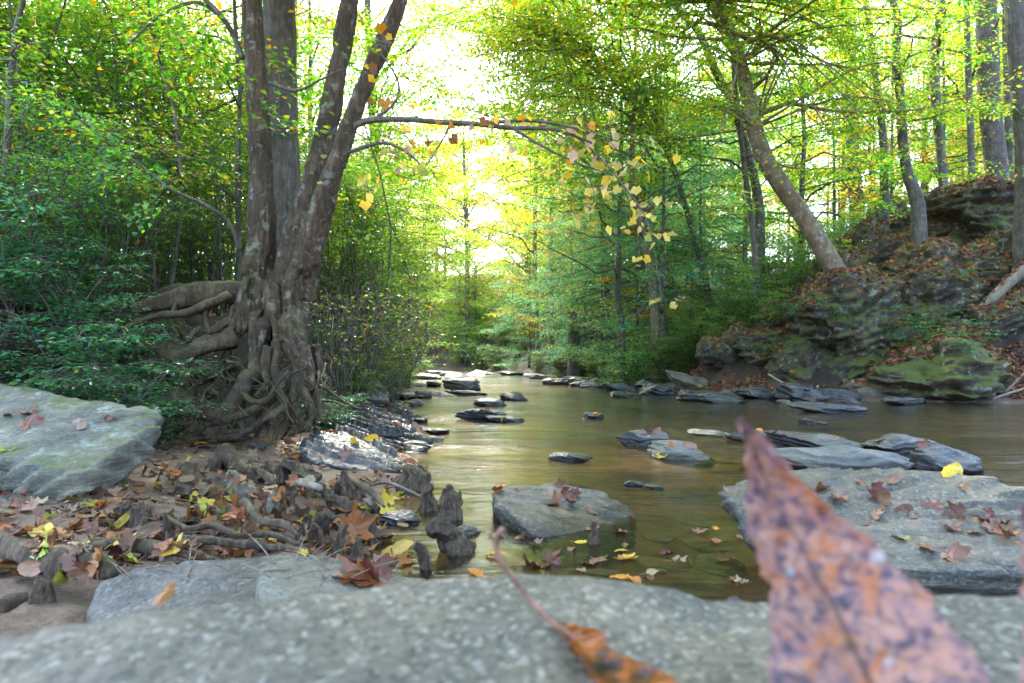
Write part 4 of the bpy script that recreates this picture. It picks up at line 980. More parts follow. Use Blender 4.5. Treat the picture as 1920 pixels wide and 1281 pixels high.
    # small ones on stones and ledges farther out
    for a_, b_, c, host in ((1215, 812, 'brown', 'on the dark mid-stream rock'), (1228, 812, 'pinkish', 'on the dark mid-stream rock'), (1262, 838, 'rust', 'on the pale tan-topped rock'), (1290, 838, 'pinkish', 'on the pale tan-topped rock'), (1240, 857, 'yellow', 'on the pale tan-topped rock'), (1424, 808, 'orange', 'on the crest of a low wet ledge'), (1455, 812, 'brown', 'on a low wet ledge'), (1475, 818, 'pinkish', 'on a low wet ledge'), (1735, 832, 'pinkish', 'on the low dark ledge'), (1722, 836, 'pinkish', 'on the low dark ledge'), (1560, 824, 'tan', 'on the broad low ledge'), (1500, 822, 'brown', 'on the broad low ledge'), (1648, 828, 'rust', 'on the broad low ledge'), (965, 738, 'rust', 'on the angular pair stone'), (975, 742, 'brown', 'on the angular pair stone'), (900, 768, 'rust', 'on the dark layered rock'), (915, 770, 'brown', 'on the dark layered rock'), (790, 780, 'brown', 'at the pool edge rocks'), (1115, 775, 'orange', 'on the small dark stone'), (650, 855, 'pinkish', 'on the schist shelf'), (770, 868, 'rust', 'on the schist shelf'), (792, 880, 'rust', 'on the schist shelf'), (700, 822, 'yellow', 'on the schist shelf'), (665, 830, 'yellow', 'on the schist shelf'), (760, 840, 'brown', 'on the schist shelf'), (620, 812, 'rust', 'on the schist shelf'), (720, 775, 'brown', 'on the dark dipping slab'), (745, 795, 'brown', 'on the dark dipping slab')):
        L(a_, b_, c, 'lobed' if (a_ + b_) % 2 else 'oval', host, None, rs(a_ + b_).uniform(.08, .13), .4)
    k = 0
    while k < 34:
        if r.rand() < .5: px, py, host, g = r.uniform(730, 900), r.uniform(712, 745), 'on the far rock island', 'leaves on the far rock island'
        else: px, py, host, g = r.uniform(1150, 1760), r.uniform(725, 755), 'on the right shore rocks', 'leaves on the right shore rocks'
        p, nn, o = cast(px, py)
        k += 1
        if p is None or o.name.split('.')[0] != 'creek_stone': continue
        L(px, py, ['brown', 'rust', 'pinkish', 'tan'][r.randint(4)], 'lobed', host, g, r.uniform(.10, .16), .4)
build_leaves()

def build_litter():
    r = rs(31); Pt, Nn = [], []
    def add(n, fx, fy, test):
        c = 0
        for _ in range(n * 6):
            if c >= n: break
            y = fy(); x = fx(y)
            if not test(x, y): continue
            p, nn, o = cast_down(x, y, 12)
            if p is None or o.name.startswith('creek_water') or nn[2] < .35 or (p[1] < 6 and o.name.split('.')[0] not in ('ground', 'driftwood', 'root_mat')): continue
            Pt.append(p + nn * .012); Nn.append(nn); c += 1
    one = lambda P, x, y: float(poly_dist(np.array([x]), np.array([y]), P)[0])
    add(9000, lambda y: r.uniform(2.0, 1.0 + .85 * y), lambda: r.uniform(10.5, 24), lambda x, y: -one(RB, x, y) > .35)
    add(13000, lambda y: r.uniform(4.2, .8 * y + .5), lambda: r.uniform(11.3, 17), lambda x, y: -one(RB, x, y) > .3)
    add(1800, lambda y: r.uniform(-.85 * y - .5, -1.0), lambda: r.uniform(3.6, 14), lambda x, y: one(BT, x, y) > -.4)
    add(500, lambda y: r.uniform(-.8 * y, -.5), lambda: r.uniform(2.3, 5.6), lambda x, y: one(LB, x, y) > .02 and one(BT, x, y) < -.2)
    P_, N_ = np.array(Pt), np.array(Nn); n = len(P_)
    nr = unit(N_ + r.normal(size=(n, 3)) * .42); ax = unit(np.cross(nr, r.normal(size=(n, 3))))
    L = r.uniform(.06, .13, n) * np.where(P_[:, 1] < 6, .45, 1.0)
    g = Geo(); leaf_quads(g, P_ - ax * L[:, None] * .5, ax, nr, L, L * r.uniform(.5, .85, n), pal(r, n, [(6, (.17, .066, .030)), (4, (.10, .042, .022)), (4, (.25, .105, .05)), (1.5, (.28, .15, .08)), (.6, (.36, .22, .03)), (.8, (.32, .10, .025))], .25), .25)
    struct(put('leaf_litter', g.mesh('leaf_litter', M['litter'], smooth=False)), 'stuff')
    # the mat of small lobed and oval leaves between the knees
    g = Geo(); tms = []
    for kind, sd_ in (('l', 0), ('l', 1), ('o', 2), ('o', 3)):
        th = np.linspace(0, 2 * math.pi, 25)[:-1]; q = rs(sd_ + 90)
        R_ = (.30 + .24 * np.maximum(np.cos(th * 5 / 2.0) ** 2, 0) * (np.cos(th) > -.9)) if kind == 'l' else 1 / np.sqrt((np.cos(th) / .5) ** 2 + (np.sin(th) / .24) ** 2)
        X, Y = R_ * np.sin(th), R_ * np.cos(th); V = np.vstack([np.stack([X, Y, X * 0], 1), np.stack([X * .5, Y * .5, X * 0], 1), A(0, 0, 0)[None]])
        V[:, 2] = q.uniform(.3, 1.2) * V[:, 0] ** 2 + q.uniform(-.6, .8) * V[:, 1] ** 2 + .05 * np.sin(V[:, 0] * 14) + .08 * np.abs(V[:, 0])
        j = np.arange(24); j2 = (j + 1) % 24; tms.append((V, np.stack([j, j2, j2 + 24, j + 24], 1), np.stack([j + 24, j2 + 24, j * 0 + 48], 1)))
    c = 0
    while c < 470:
        px, py = r.uniform(-30, 770), r.uniform(832, 1090)
        p, nn, o = cast(px, py)
        if p is None or p[1] > 5.8 or o.name.split('.')[0] not in ('ground', 'driftwood', 'root_mat', 'rotten_log', 'creek_water') or (o.name.startswith('creek_water') and (px < 600 or r.rand() < .6)): c += .2; continue
        if fbm(np.array([[p[0] * 2.2, p[1] * 2.2, 0]]), 6, 3)[0] < -.22 and r.rand() < .8: c += .2; continue
        c += 1; V, Qf, Tf = tms[r.randint(4)]; L = r.uniform(.04, .085); z = unit((nn + r.normal(size=3) * .38)[None])[0]; y = unit(np.cross(z, r.normal(size=3))[None])[0]; x = np.cross(y, z)
        W_ = p + nn * r.uniform(.004, .022) + L * (V[:, :1] * x + V[:, 1:2] * y + V[:, 2:] * z)
        g.add(W_, Qf, Tf, C=np.repeat(pal(r, 1, [(6, (.10, .042, .02)), (4, (.20, .07, .02)), (3, (.16, .10, .055)), (1, (.15, .075, .052)), (1.1, (.28, .19, .02)), (1.2, (.27, .095, .018)), (2, (.05, .022, .015)), (.5, (.15, .165, .025))], .2), len(V), 0))
    struct(put('leaf_mat', g.mesh('leaf_mat', M['litter'])), 'stuff')
    # fine twigs and pine needles on the near sand
    g = Geo()
    for k in range(320):
        px, py = r.uniform(0, 760), r.uniform(830, 1090); p, nn, o = cast(px, py)
        if p is None or p[1] > 5.5 or o.name.split('.')[0] not in ('ground', 'rock'): continue
        a = r.uniform(0, 6.28); Ln = r.uniform(.04, .13); e = A(math.cos(a), math.sin(a), r.uniform(0, .5)) * Ln
        tube(np.array([p + A(0, 0, .003), p + e * .5 + A(0, 0, .006), p + e]), A(.0016, .0014, .001), 4, 0, 0, 0, g)
    struct(put('twig_litter', g.mesh('twig_litter', M['fallen'])), 'stuff')
build_litter()

# ------------------------------------------------------------------ the out-of-focus leaves on the foreground boulder
def near_leaf_mat():
    m, nt, out = new_mat('spotted_leaf'); n = N(nt)
    co_ = n('TexCoord').outputs['Object']
    n1 = n.noise(co_, 105, 5, 0.6, 0.5); n2 = n.noise(co_, 46, 5, 0.65, 0.4); n3 = n('TexVoronoi', {'Vector': co_, 'Scale': 75.0}).outputs['Distance']
    c = n.ramp(n1, [(0.36, (0.05, 0.03, 0.052)), (0.46, (0.19, 0.10, 0.11)), (0.56, (0.36, 0.17, 0.125)), (0.70, (0.42, 0.22, 0.165))])
    c = n.mix(n.ramp(n2, [(0.53, 0.0), (0.64, 0.9)]), c, n.mix(n1, (0.28, 0.065, 0.012), (0.50, 0.17, 0.055)))
    c = n.mix(n.ramp(n3, [(0.10, 1.0), (0.24, 0.0)]), c, n.mix(n2, (0.02, 0.017, 0.035), (0.11, 0.08, 0.135)))
    n4 = n.noise(n('Mapping', {'Vector': co_, 'Location': (3, 1, 2)}).outputs[0], 55, 3, 0.5)
    c = n.mix(n.ramp(n4, [(0.66, 0.0), (0.76, 0.9)]), c, (0.45, 0.43, 0.45))
    at = n('Attribute', attribute_name='col').outputs['Color']
    c = n.mix(1.0, c, at, 'MULTIPLY')
    b = n('Bump', {'Strength': 0.35, 'Distance': 0.002, 'Height': n1}).outputs[0]
    d = n('BsdfPrincipled', {'Base Color': c, 'Roughness': 0.5, 'Normal': b}).outputs[0]
    t = n('BsdfTranslucent', {'Color': c}).outputs[0]
    nt.links.new(n('MixShader', {0: 0.15, 1: d, 2: t}).outputs[0], out.inputs[0]); return m

def blade(name, left, mid, right, mat, label, nu=31, nv=150, fold=.006, ruffle=.003, seed=0, stalk=None, mid_dark=.55):
    """leaf blade between two outlines with a midrib; all points (px, py, d)"""
    Lc, Mc, Rc = (curve(np.array([pix(*p) for p in q]), nv) for q in (left, mid, right))
    g = Geo(); u = np.linspace(-1, 1, nu); V = []; C = []
    for k in range(nv):
        w = np.linalg.norm(Rc[k] - Lc[k]); up = A(0, -.75, .65)
        for x in u:
            p = Mc[k] * (1 - abs(x)) + (Lc[k] if x < 0 else Rc[k]) * abs(x)
            V.append(p + up * (fold * abs(x) ** 1.5 * min(1, w / .03) + .002 * math.sin(k * .36 + x * 2) * abs(x)))
            C.append([(1 - mid_dark * 1.3 * math.exp(-(x * w / .0020) ** 2)) * (1 - .4 * math.exp(-((((k / nv) * 13 - abs(x) * 1.3) % 1 - .5) / .07) ** 2))] * 3)
    V = np.array(V); xx = np.tile(u, nv); lat = np.repeat(unit(Rc - Lc + 1e-9), nu, 0); V = V + lat * (xx * np.abs(xx) * (.006 * fbm(V * 38, seed + 3, 3) + .003 * fbm(V * 120, seed + 4, 2)))[:, None]
    V = V + A(0, -.6, .6) * (ruffle * fbm(V * 45, seed, 3))[:, None]
    i = np.arange(nv - 1)[:, None] * nu; j = np.arange(nu - 1)[None, :]
    Q = np.stack([i + j, i + j + 1, i + nu + j + 1, i + nu + j], -1).reshape(-1, 4)
    g.add(V, Q, C=np.array(C))
    o_ = pix(*mid[-1]); t = thing(name, label, 'leaf', o_)
    put('leaf_blade', g.mesh('leaf_blade', mat, origin=o_), t)
    if stalk is not None:
        s = Geo(); Pp = np.array([[*pix(a, b, d), r / F * d] for a, b, d, r in stalk]); Cc = curve(Pp, 40)
        tube(Cc[:, :3], Cc[:, 3], 10, .1, 3, 0, s); put('leaf_stalk', s.mesh('leaf_stalk', DRY['pinkish'], origin=o_), t)
    return t

def build_near_leaves():
    sm = near_leaf_mat()
    blade('leaf', [(1381, 788, .45), (1394, 835, .45), (1390, 880, .445), (1393, 950, .44), (1405, 1015, .43), (1425, 1070, .42), (1443, 1110, .41), (1440, 1190, .39), (1436, 1281, .365), (1450, 1400, .335), (1560, 1600, .30), (1700, 1720, .29)],
          [(1382, 786, .45), (1400, 820, .455), (1425, 875, .455), (1450, 930, .45), (1482, 990, .44), (1515, 1050, .43), (1545, 1105, .42), (1585, 1180, .40), (1630, 1281, .375), (1670, 1400, .345), (1700, 1590, .305), (1710, 1730, .285)],
          [(1384, 786, .45), (1414, 812, .45), (1450, 842, .445), (1485, 885, .44), (1535, 938, .43), (1592, 990, .42), (1645, 1045, .41), (1715, 1115, .395), (1790, 1200, .375), (1855, 1281, .355), (1890, 1400, .33), (1850, 1600, .30), (1720, 1730, .285)],
          sm, 'large out-of-focus pinkish brown leaf with purple and white spots standing on the foreground boulder', seed=2)
    om = dry_leaf_mat('orange_black_leaf', (0.28, 0.05, 0.004), (0.010, 0.006, 0.004), scale=36, trans=.25, amount=.56)
    blade('leaf', [(1040, 1166, .585), (1052, 1195, .57), (1075, 1235, .535), (1105, 1281, .50), (1150, 1340, .46)],
          [(1042, 1166, .585), (1065, 1190, .575), (1095, 1225, .545), (1140, 1270, .51), (1200, 1330, .47)],
          [(1044, 1164, .585), (1082, 1180, .575), (1120, 1192, .565), (1138, 1222, .55), (1175, 1240, .53), (1230, 1262, .51), (1290, 1300, .48), (1370, 1370, .45)],
          om, 'small curled orange and black leaf with a long arched stalk on the foreground boulder', seed=4, fold=.012, mid_dark=.3,
          stalk=[(944, 990, .60, 5), (932, 1008, .60, 6.5), (932, 1035, .60, 7), (944, 1060, .60, 6), (968, 1092, .60, 5.5), (1000, 1130, .595, 6), (1028, 1160, .588, 7), (1062, 1186, .578, 7), (1100, 1215, .56, 5)])
    blade('leaf', [(1911, 948, .42), (1908, 1000, .42), (1912, 1080, .415), (1912, 1180, .40), (1915, 1300, .37), (1935, 1600, .30)],
          [(1914, 946, .42), (1930, 1000, .42), (1950, 1080, .415), (1965, 1180, .40), (1970, 1300, .37), (1950, 1620, .30)],
          [(1918, 946, .42), (1960, 1000, .42), (1990, 1080, .41), (2010, 1180, .40), (2010, 1300, .37), (1965, 1620, .30)],
          sm, 'pale leaf edge standing at the right border of the photo', seed=6)
build_near_leaves()

# ------------------------------------------------------------------ the old multi-stemmed tree with exposed roots
def build_hero_tree():
    org = pix(515, 640, 5.35)
    t = thing('tree', 'old many-stemmed tree with exposed twisting roots on the undercut left bank', 'tree', org)
    g = Geo()
    P = lambda spec, n=40, s=16, w=0.18, sd=0, lb=0.07: ptube(spec, n, s, w, sd, g, lobes=lb)
    P([(496, 655, 5.3, 18), (490, 590, 5.36, 26), (484, 520, 5.44, 29.5), (490, 450, 5.5, 27.2), (492, 380, 5.5, 24.8), (488, 280, 5.5, 22.4), (482, 180, 5.5, 20.8), (477, 80, 5.5, 20.0), (472, -20, 5.5, 18.4), (467, -150, 5.5, 16.8), (450, -420, 5.6, 12.0), (430, -800, 5.7, 4.8)], 60, sd=1)
    P([(535, 650, 5.3, 20), (543, 570, 5.36, 28), (552, 490, 5.44, 32.0), (570, 410, 5.5, 29.6), (590, 340, 5.5, 25.6), (608, 260, 5.5, 21.6), (626, 170, 5.5, 19.2), (645, 70, 5.5, 18.4), (661, -20, 5.5, 16.8), (690, -150, 5.6, 14.4), (735, -420, 5.8, 9.6), (760, -800, 6, 4.0)], 60, sd=2)
    P([(560, 560, 5.3, 25.9), (578, 470, 5.28, 25.6), (600, 395, 5.25, 22.4), (630, 305, 5.2, 18.4), (662, 215, 5.2, 16.8), (700, 118, 5.2, 16.0), (732, 45, 5.2, 14.4), (768, -40, 5.2, 12.0), (860, -260, 5.3, 8.8), (960, -480, 5.5, 3.2)], 50, sd=3)
    # flaring base
    P([(525, 540, 5.28, 29.8), (540, 600, 5.2, 30.1), (556, 655, 5.12, 24.6), (573, 700, 5.08, 18.4), (588, 735, 5.05, 9.6)], 30, sd=4)
    P([(488, 590, 5.25, 21.1), (486, 640, 5.14, 17.8), (478, 680, 5.08, 11.6), (466, 708, 5.05, 8.9)], 30, sd=5)
    P([(470, 570, 5.3, 16.1), (452, 610, 5.22, 15.0), (425, 632, 5.18, 11.6), (392, 648, 5.15, 10.3)], 30, sd=6)
    P([(520, 560, 5.18, 8.7), (522, 610, 5.1, 10.3), (515, 655, 5.05, 8.2)], 20, sd=7)
    P([(505, 520, 5.22, 7.4), (512, 575, 5.12, 7.4), (528, 640, 5.04, 6.2)], 20, sd=8)
    P([(470, 520, 5.36, 12.4), (455, 560, 5.3, 12.4), (440, 600, 5.28, 9.6)], 20, sd=9)
    P([(600, 720, 5.2, 9.6), (592, 745, 5.2, 8.2), (575, 770, 5.15, 4.1)], 16, sd=10)
    P([(575, 650, 5.4, 20.5), (590, 690, 5.4, 16.4), (602, 730, 5.4, 9.6)], 16, sd=11)
    V, Q = remesh(g, 0.0095, 1)
    Nn = vnormals(V, Q); zs = V * A(1, 1, 0.22); low = 1 - sstep(1.0, 2.2, V[:, 2])
    V = V + Nn * ((0.008 + 0.028 * low) * fbm(zs * 7, 5, 4) + (0.005 + 0.009 * low) * fbm(V * A(30, 30, 6), 9, 3) + 0.012 * fbm(V * 3.5, 2, 2))[:, None]
    k = np.abs(fbm(zs * 5, 21, 3)); V = V - Nn * ((0.012 + low * 0.045) * (1 - sstep(0, 0.13, k)))[:, None]
    k = np.abs(fbm(V * A(1, 1, .3) * 13, 27, 3)); V = V - Nn * ((0.004 + low * 0.016) * (1 - sstep(0, 0.16, k)))[:, None]
    g = Geo(); g.add(V, Q)
    put('trunk', g.mesh('trunk', M['bark'], origin=org), t)
    def root(spec, **k): k = {**dict(n=44, sides=14), **k}; return one_tube('root', spec, 'root', parent=t, org=org, wob=.5, lobes=.14, **k)
    R = root
    R([(470, 545, 5.45, 22.4), (425, 548, 5.5, 21.3), (370, 552, 5.5, 20.2), (320, 562, 5.4, 16.8), (280, 572, 5.35, 12.3), (245, 582, 5.3, 7.8)], seed=1, n=40, sides=12)
    R([(400, 545, 5.7, 13.4), (350, 542, 5.75, 13.4), (300, 552, 5.75, 10.1), (240, 575, 5.7, 5.6)], seed=2)
    R([(430, 556, 5.3, 9.0), (395, 568, 5.2, 9.0), (350, 587, 5.15, 7.3), (300, 592, 5.15, 6.2), (262, 602, 5.15, 5.0), (235, 618, 5.1, 3.4)], seed=3, n=40)
    R([(440, 632, 5.2, 22.4), (400, 645, 5.12, 19.0), (365, 660, 5.05, 14.6), (335, 672, 5.02, 12.3), (300, 655, 5.05, 10.1), (268, 642, 5.1, 6.7)], seed=4, n=40, sides=12)
    R([(395, 650, 5.15, 11.2), (355, 660, 5.12, 9.0), (310, 650, 5.15, 7.8), (262, 640, 5.2, 6.7)], seed=24)
    R([(482, 665, 5.08, 16.8), (478, 700, 5.02, 14.6), (460, 712, 4.98, 13.4), (445, 742, 4.94, 15.7), (428, 770, 4.9, 17.9), (400, 772, 4.86, 15.7), (362, 760, 4.84, 16.8), (320, 745, 4.85, 19.0), (285, 738, 4.9, 11.2)], seed=5, n=60, sides=14)
    R([(452, 590, 5.3, 12.3), (440, 615, 5.25, 10.1), (425, 640, 5.2, 6.7)], seed=6)
    R([(520, 640, 5.08, 10.1), (515, 690, 5.0, 9.0), (520, 720, 4.95, 7.8), (505, 748, 4.92, 9.0), (478, 755, 4.9, 7.8), (452, 735, 4.92, 6.7)], seed=7, n=40)
    R([(515, 745, 4.95, 9.0), (470, 770, 4.9, 9.0), (430, 785, 4.86, 7.8), (390, 795, 4.84, 6.7), (362, 815, 4.82, 4.5)], seed=8, n=40)
    R([(530, 700, 5.0, 7.8), (525, 735, 4.93, 7.8), (535, 760, 4.9, 6.7), (515, 775, 4.86, 6.7), (492, 790, 4.84, 3.4)], seed=9, n=30)
    R([(560, 700, 5.05, 12.3), (552, 740, 5.0, 10.1), (560, 775, 4.95, 6.7), (570, 800, 4.92, 3.4)], seed=10)
    R([(590, 735, 5.1, 10.1), (598, 765, 5.05, 7.8), (588, 795, 5.0, 4.5)], seed=11)
    R([(445, 785, 4.9, 5.6), (455, 805, 4.86, 5.6), (440, 820, 4.84, 5.6), (400, 820, 4.84, 4.5), (362, 812, 4.86, 3.4)], seed=12)
    R([(500, 700, 5.4, 13.4), (460, 690, 5.5, 11.2), (400, 695, 5.55, 9.0), (360, 690, 5.6, 6.7)], seed=13)
    R([(470, 700, 5.45, 9.0), (420, 712, 5.4, 6.7), (370, 706, 5.35, 5.6), (330, 700, 5.35, 4.5)], seed=14)
    R([(340, 622, 5.45, 10.1), (332, 605, 5.4, 9.0), (345, 628, 5.35, 9.0), (370, 640, 5.35, 6.7)], seed=15)
    R([(450, 590, 5.5, 10.1), (425, 600, 5.5, 10.1), (418, 625, 5.45, 7.8)], seed=16)
    R([(455, 600, 5.3, 11), (425, 604, 5.25, 8), (395, 622, 5.2, 6), (372, 618, 5.15, 5), (350, 640, 5.1, 4)], seed=31, n=40)
    R([(520, 690, 5.2, 12), (490, 730, 5.1, 10), (470, 745, 5.05, 8), (430, 748, 5.0, 7), (395, 735, 5.0, 6), (350, 742, 5.05, 5)], seed=32, n=40)
    R([(540, 720, 5.05, 9), (510, 770, 4.95, 8), (470, 805, 4.88, 7), (420, 812, 4.85, 6), (372, 825, 4.83, 4)], seed=33, n=40)
    R([(560, 720, 5.0, 9), (585, 765, 4.95, 7), (575, 800, 4.9, 5), (540, 815, 4.88, 3)], seed=34)
    R([(480, 700, 5.15, 9), (475, 745, 5.1, 8), (490, 790, 5.0, 6), (480, 820, 4.95, 4)], seed=35)
    R([(430, 650, 5.25, 10), (415, 690, 5.3, 8), (380, 715, 5.3, 7), (340, 718, 5.25, 6), (300, 705, 5.2, 4)], seed=36, n=36)
    R([(500, 650, 5.02, 8), (497, 690, 4.97, 8), (500, 720, 4.95, 7), (480, 745, 4.93, 6)], seed=37)
    R([(400, 565, 5.4, 7), (385, 590, 5.3, 5), (390, 620, 5.2, 4), (378, 655, 5.15, 3)], seed=38)
    R([(330, 570, 5.35, 6), (322, 600, 5.3, 4), (335, 632, 5.25, 3)], seed=39)
    R([(350, 665, 5.05, 6), (342, 700, 5.0, 4.5), (356, 735, 4.95, 3.5), (348, 770, 4.9, 2)], seed=40)
    R([(300, 655, 5.1, 5), (310, 690, 5.0, 4), (300, 720, 4.95, 3)], seed=41)
    r = rs(5)
    fr = Geo()
    for k in range(230):
        x = r.uniform(330, 615); y = r.uniform(660, 800); d = r.uniform(4.75, 5.4)
        a = r.uniform(-1, 1); L = r.uniform(25, 90)
        pts = [(x, y, d, r.uniform(.8, 2.2) + 2.5 * (r.rand() < .2))]
        for m in range(3):
            x += L / 3 * math.sin(a) + r.normal() * 7; y += L / 3 * abs(math.cos(a)) * .7 + r.normal() * 5; d += r.normal() * .07 - 0.02
            pts.append((x, min(y, 838), d, max(.5, pts[-1][3] * .75)))
        ptube(pts, 9, 4, 0, k, fr)
    o = put('root_tangle', fr.mesh('root_tangle', M['root'], origin=org), t); o['kind'] = 'stuff'
    # bare and leafy branches
    B = lambda spec, **k: one_tube('branch', spec, 'twig', parent=t, org=org, **k)
    B([(650, 245, 5.2, 6), (690, 226, 5.15, 6), (760, 224, 5.05, 5), (840, 230, 5.0, 5), (900, 233, 4.95, 4.5), (960, 240, 4.9, 4), (1040, 243, 4.85, 3), (1110, 268, 4.8, 2)], n=40, wob=.05)
    B([(905, 233, 4.95, 3.4), (980, 226, 4.9, 3), (1060, 236, 4.8, 2.4), (1150, 262, 4.75, 1.4)], wob=.05)
    B([(960, 240, 4.9, 3), (1010, 270, 4.85, 2.4), (1070, 300, 4.8, 1.8), (1150, 330, 4.75, 1.2)], wob=.05)
    B([(1060, 240, 4.85, 2.2), (1120, 290, 4.8, 1.8), (1170, 350, 4.75, 1.4), (1215, 420, 4.7, 1), (1240, 560, 4.7, .6)], wob=.05)
    B([(845, 230, 5, 2.2), (830, 262, 4.95, 1.6), (800, 310, 4.9, 1)], wob=.05)
    B([(640, 290, 5.2, 3.6), (720, 268, 5.1, 3), (780, 300, 5, 2), (790, 330, 5, 1)], wob=.05)
    B([(690, 230, 5.15, 3), (738, 195, 5.1, 2.6), (745, 150, 5.1, 2), (700, 80, 5.1, 1.6)], wob=.05)
    B([(455, 110, 5.5, 5), (440, 70, 5.5, 5), (415, 30, 5.4, 4.6), (385, 0, 5.4, 4), (330, -40, 5.3, 3)], wob=.05)
    B([(452, 100, 5.5, 4), (425, 45, 5.5, 3.6), (370, 5, 5.4, 3.2), (300, 30, 5.3, 2.4), (240, 85, 5.2, 1.8)], wob=.05)
    B([(450, 470, 5.4, 4), (430, 420, 5.3, 4), (385, 385, 5.1, 3.4), (320, 355, 4.9, 3), (250, 300, 4.7, 2.4), (150, 225, 4.5, 1.6), (80, 190, 4.4, 1)], n=40, wob=.05)
    B([(505, 155, 5.4, 3), (555, 170, 5.3, 3), (600, 150, 5.3, 2), (640, 130, 5.3, 1.2)], wob=.05)
    lg = Geo(); r = rs(8)
    # yellow heart leaves on the long branch over the water
    ang = np.linspace(0, 2 * math.pi, 13)[:-1]
    ang = np.linspace(0, 2 * math.pi, 19)[:-1]; w_ = np.abs((ang + math.pi) % (2 * math.pi) - math.pi); rr_ = .40 + .16 * np.clip(1 - np.abs(w_ - math.pi) / .5, 0, 1) + .12 * np.clip(1 - np.abs(w_ - 1.75) / .45, 0, 1) + .08 * np.clip(1 - np.abs(w_ - .75) / .4, 0, 1) - .22 * np.clip(1 - w_ / .35, 0, 1)
    hx = rr_ * np.sin(ang); hy = 0.45 - rr_ * np.cos(ang)
    tm = np.vstack([np.stack([hx, hy, 0.16 * np.abs(hx)], 1), A(0, .45, 0)])
    jj = np.arange(18); ft = np.stack([jj, (jj + 1) % 18, jj * 0 + 18], 1)
    yt = Geo()
    spots = [(1075, 255, 46, 34, 32, 'm'), (960, 225, 60, 14, 14, 'm'), (860, 268, 40, 14, 8, 'o'), (1100, 315, 60, 40, 40, 'y'), (1140, 380, 45, 34, 20, 'y'), (1200, 400, 28, 40, 16, 'y'), (1215, 460, 22, 36, 8, 'y'), (905, 215, 60, 10, 8, 'o'), (790, 315, 30, 20, 7, 'y'), (740, 280, 50, 30, 12, 'y'), (700, 340, 40, 60, 14, 'y'), (1240, 570, 14, 10, 3, 'y'), (720, 120, 30, 60, 10, 'o')]
    for x, y, sx, sy, n, kind in spots:
        for _ in range(n):
            px, py = x + r.normal() * sx, y + r.normal() * sy * .8; c = pix(px, py, 4.9 + r.normal() * .15)
            if _ % 3 == 0: e_ = c + A(r.normal() * .05, r.normal() * .04, r.uniform(.04, .14)); tube(np.array([c, (c + e_) / 2 + r.normal(size=3) * .01, e_, e_ + r.normal(size=3) * .06 + A(0, 0, .05)]), A(.0012, .0016, .002, .003), 4, 0, 0, 0, yt)
            ax = unit(A(r.normal() * .8, r.normal() * .7, -.8 + r.normal() * .4)); nr = unit(A(r.normal() * .8, -1, .7 + r.normal() * .8)); s = np.cross(nr, ax); s = unit(s); nr = np.cross(ax, s)
            L = r.uniform(.045, .095)
            V = c + L * (tm[:, :1] * s * r.uniform(.8, 1.3) + tm[:, 1:2] * ax + (tm[:, 2:] * r.uniform(.2, 2.5) + tm[:, 1:2] ** 2 * r.uniform(-.5, .5)) * nr) * r.uniform(.8, 1)
            pc = {'y': [(5, (.40, .31, .10)), (2, (.40, .27, .05)), (1, (.36, .22, .15)), (1, (.26, .27, .05))], 'o': [(3, (.52, .30, .03)), (2, (.42, .16, .03)), (1, (.2, .07, .03))], 'm': [(3, (.48, .36, .05)), (3, (.46, .30, .22)), (1, (.40, .15, .03)), (1, (.12, .05, .03))]}[kind]
            lg.add(V, T=ft, C=np.repeat(pal(r, 1, pc, .12), 19, 0))
    put('twig_spray', yt.mesh('twig_spray', M['twig'], origin=org), t)['kind'] = 'stuff'
    # green leaf sprays low on the stems
    def spray_px(pts, d, n, seed, size=.06, palette=P_GREEN, spread=.10):
        segs = []
        for (a, b), (c, e) in pts: segs.append((pix(a, b, d), pix(c, e, d - .1)))
        sprays(lg, segs, n, size, palette, seed, .3, spread, .7)
    spray_px([((470, 175), (505, 158)), ((475, 205), (545, 200)), ((500, 200), (560, 240)), ((455, 225), (530, 222)), ((560, 235), (635, 250)), ((590, 200), (640, 190)), ((610, 250), (600, 240))], 5.15, 130, 3)
    spray_px([((640, 130), (700, 60)), ((690, 80), (740, 130)), ((560, 20), (600, 40)), ((740, 195), (800, 180))], 5.1, 60, 4, palette=P_YG)
    spray_px([((380, 0), (300, 40)), ((330, 20), (240, 90)), ((420, 30), (350, 110)), ((300, 30), (420, 120)), ((250, 80), (330, 170))], 5.2, 420, 5, .06, P_GREEN, .22)
    spray_px([((320, 355), (250, 300)), ((250, 300), (150, 225)), ((250, 300), (190, 330)), ((150, 225), (80, 190)), ((320, 355), (260, 400))], 4.7, 420, 6, .05, P_PRIV, .2)
    put('crown', lg.mesh('crown', M['leaf'], origin=org, smooth=False), t)
    # high crown added out of frame on the three stems to shade the foreground
    w, lf = Geo(), Geo(); segs = []
    tops = [pix(430, -800, 5.7), pix(760, -800, 6), pix(960, -480, 5.5), pix(467, -150, 5.5), pix(690, -150, 5.6), pix(735, -420, 5.8)]
    for k in range(64):
        c = tops[k % 6] - A(0, 0, r.uniform(0, .6)); e = A(r.uniform(-3.2, 5.5), r.uniform(-5, 7.5), 0)
        e[2] = max(5.0 + .12 * abs(e[1] - 2) + r.uniform(0, 3.2), .75 + .56 * e[1] + 1.2)
        mid = (c + e) / 2 + A(0, 0, .35) + r.normal(size=3) * .2; Cc = curve(np.array([c, mid, e]), 9)
        tube(Cc, np.linspace(.035, .005, 9), 5, 0, 0, 0, w)
        for q in range(9):
            b = Cc[2 + r.randint(7)]; f = b + r.normal(size=3) * A(.7, .7, .22); segs.append((b, f)); tube(np.array([b, f]), A(.006, .002), 3, 0, 0, 0, w)
    sprays(lf, segs, 60000, .115, P_YG, 9, .3, .3, .65)
    put('shade_branch', w.mesh('shade_branch', M['bark'], origin=org), t)
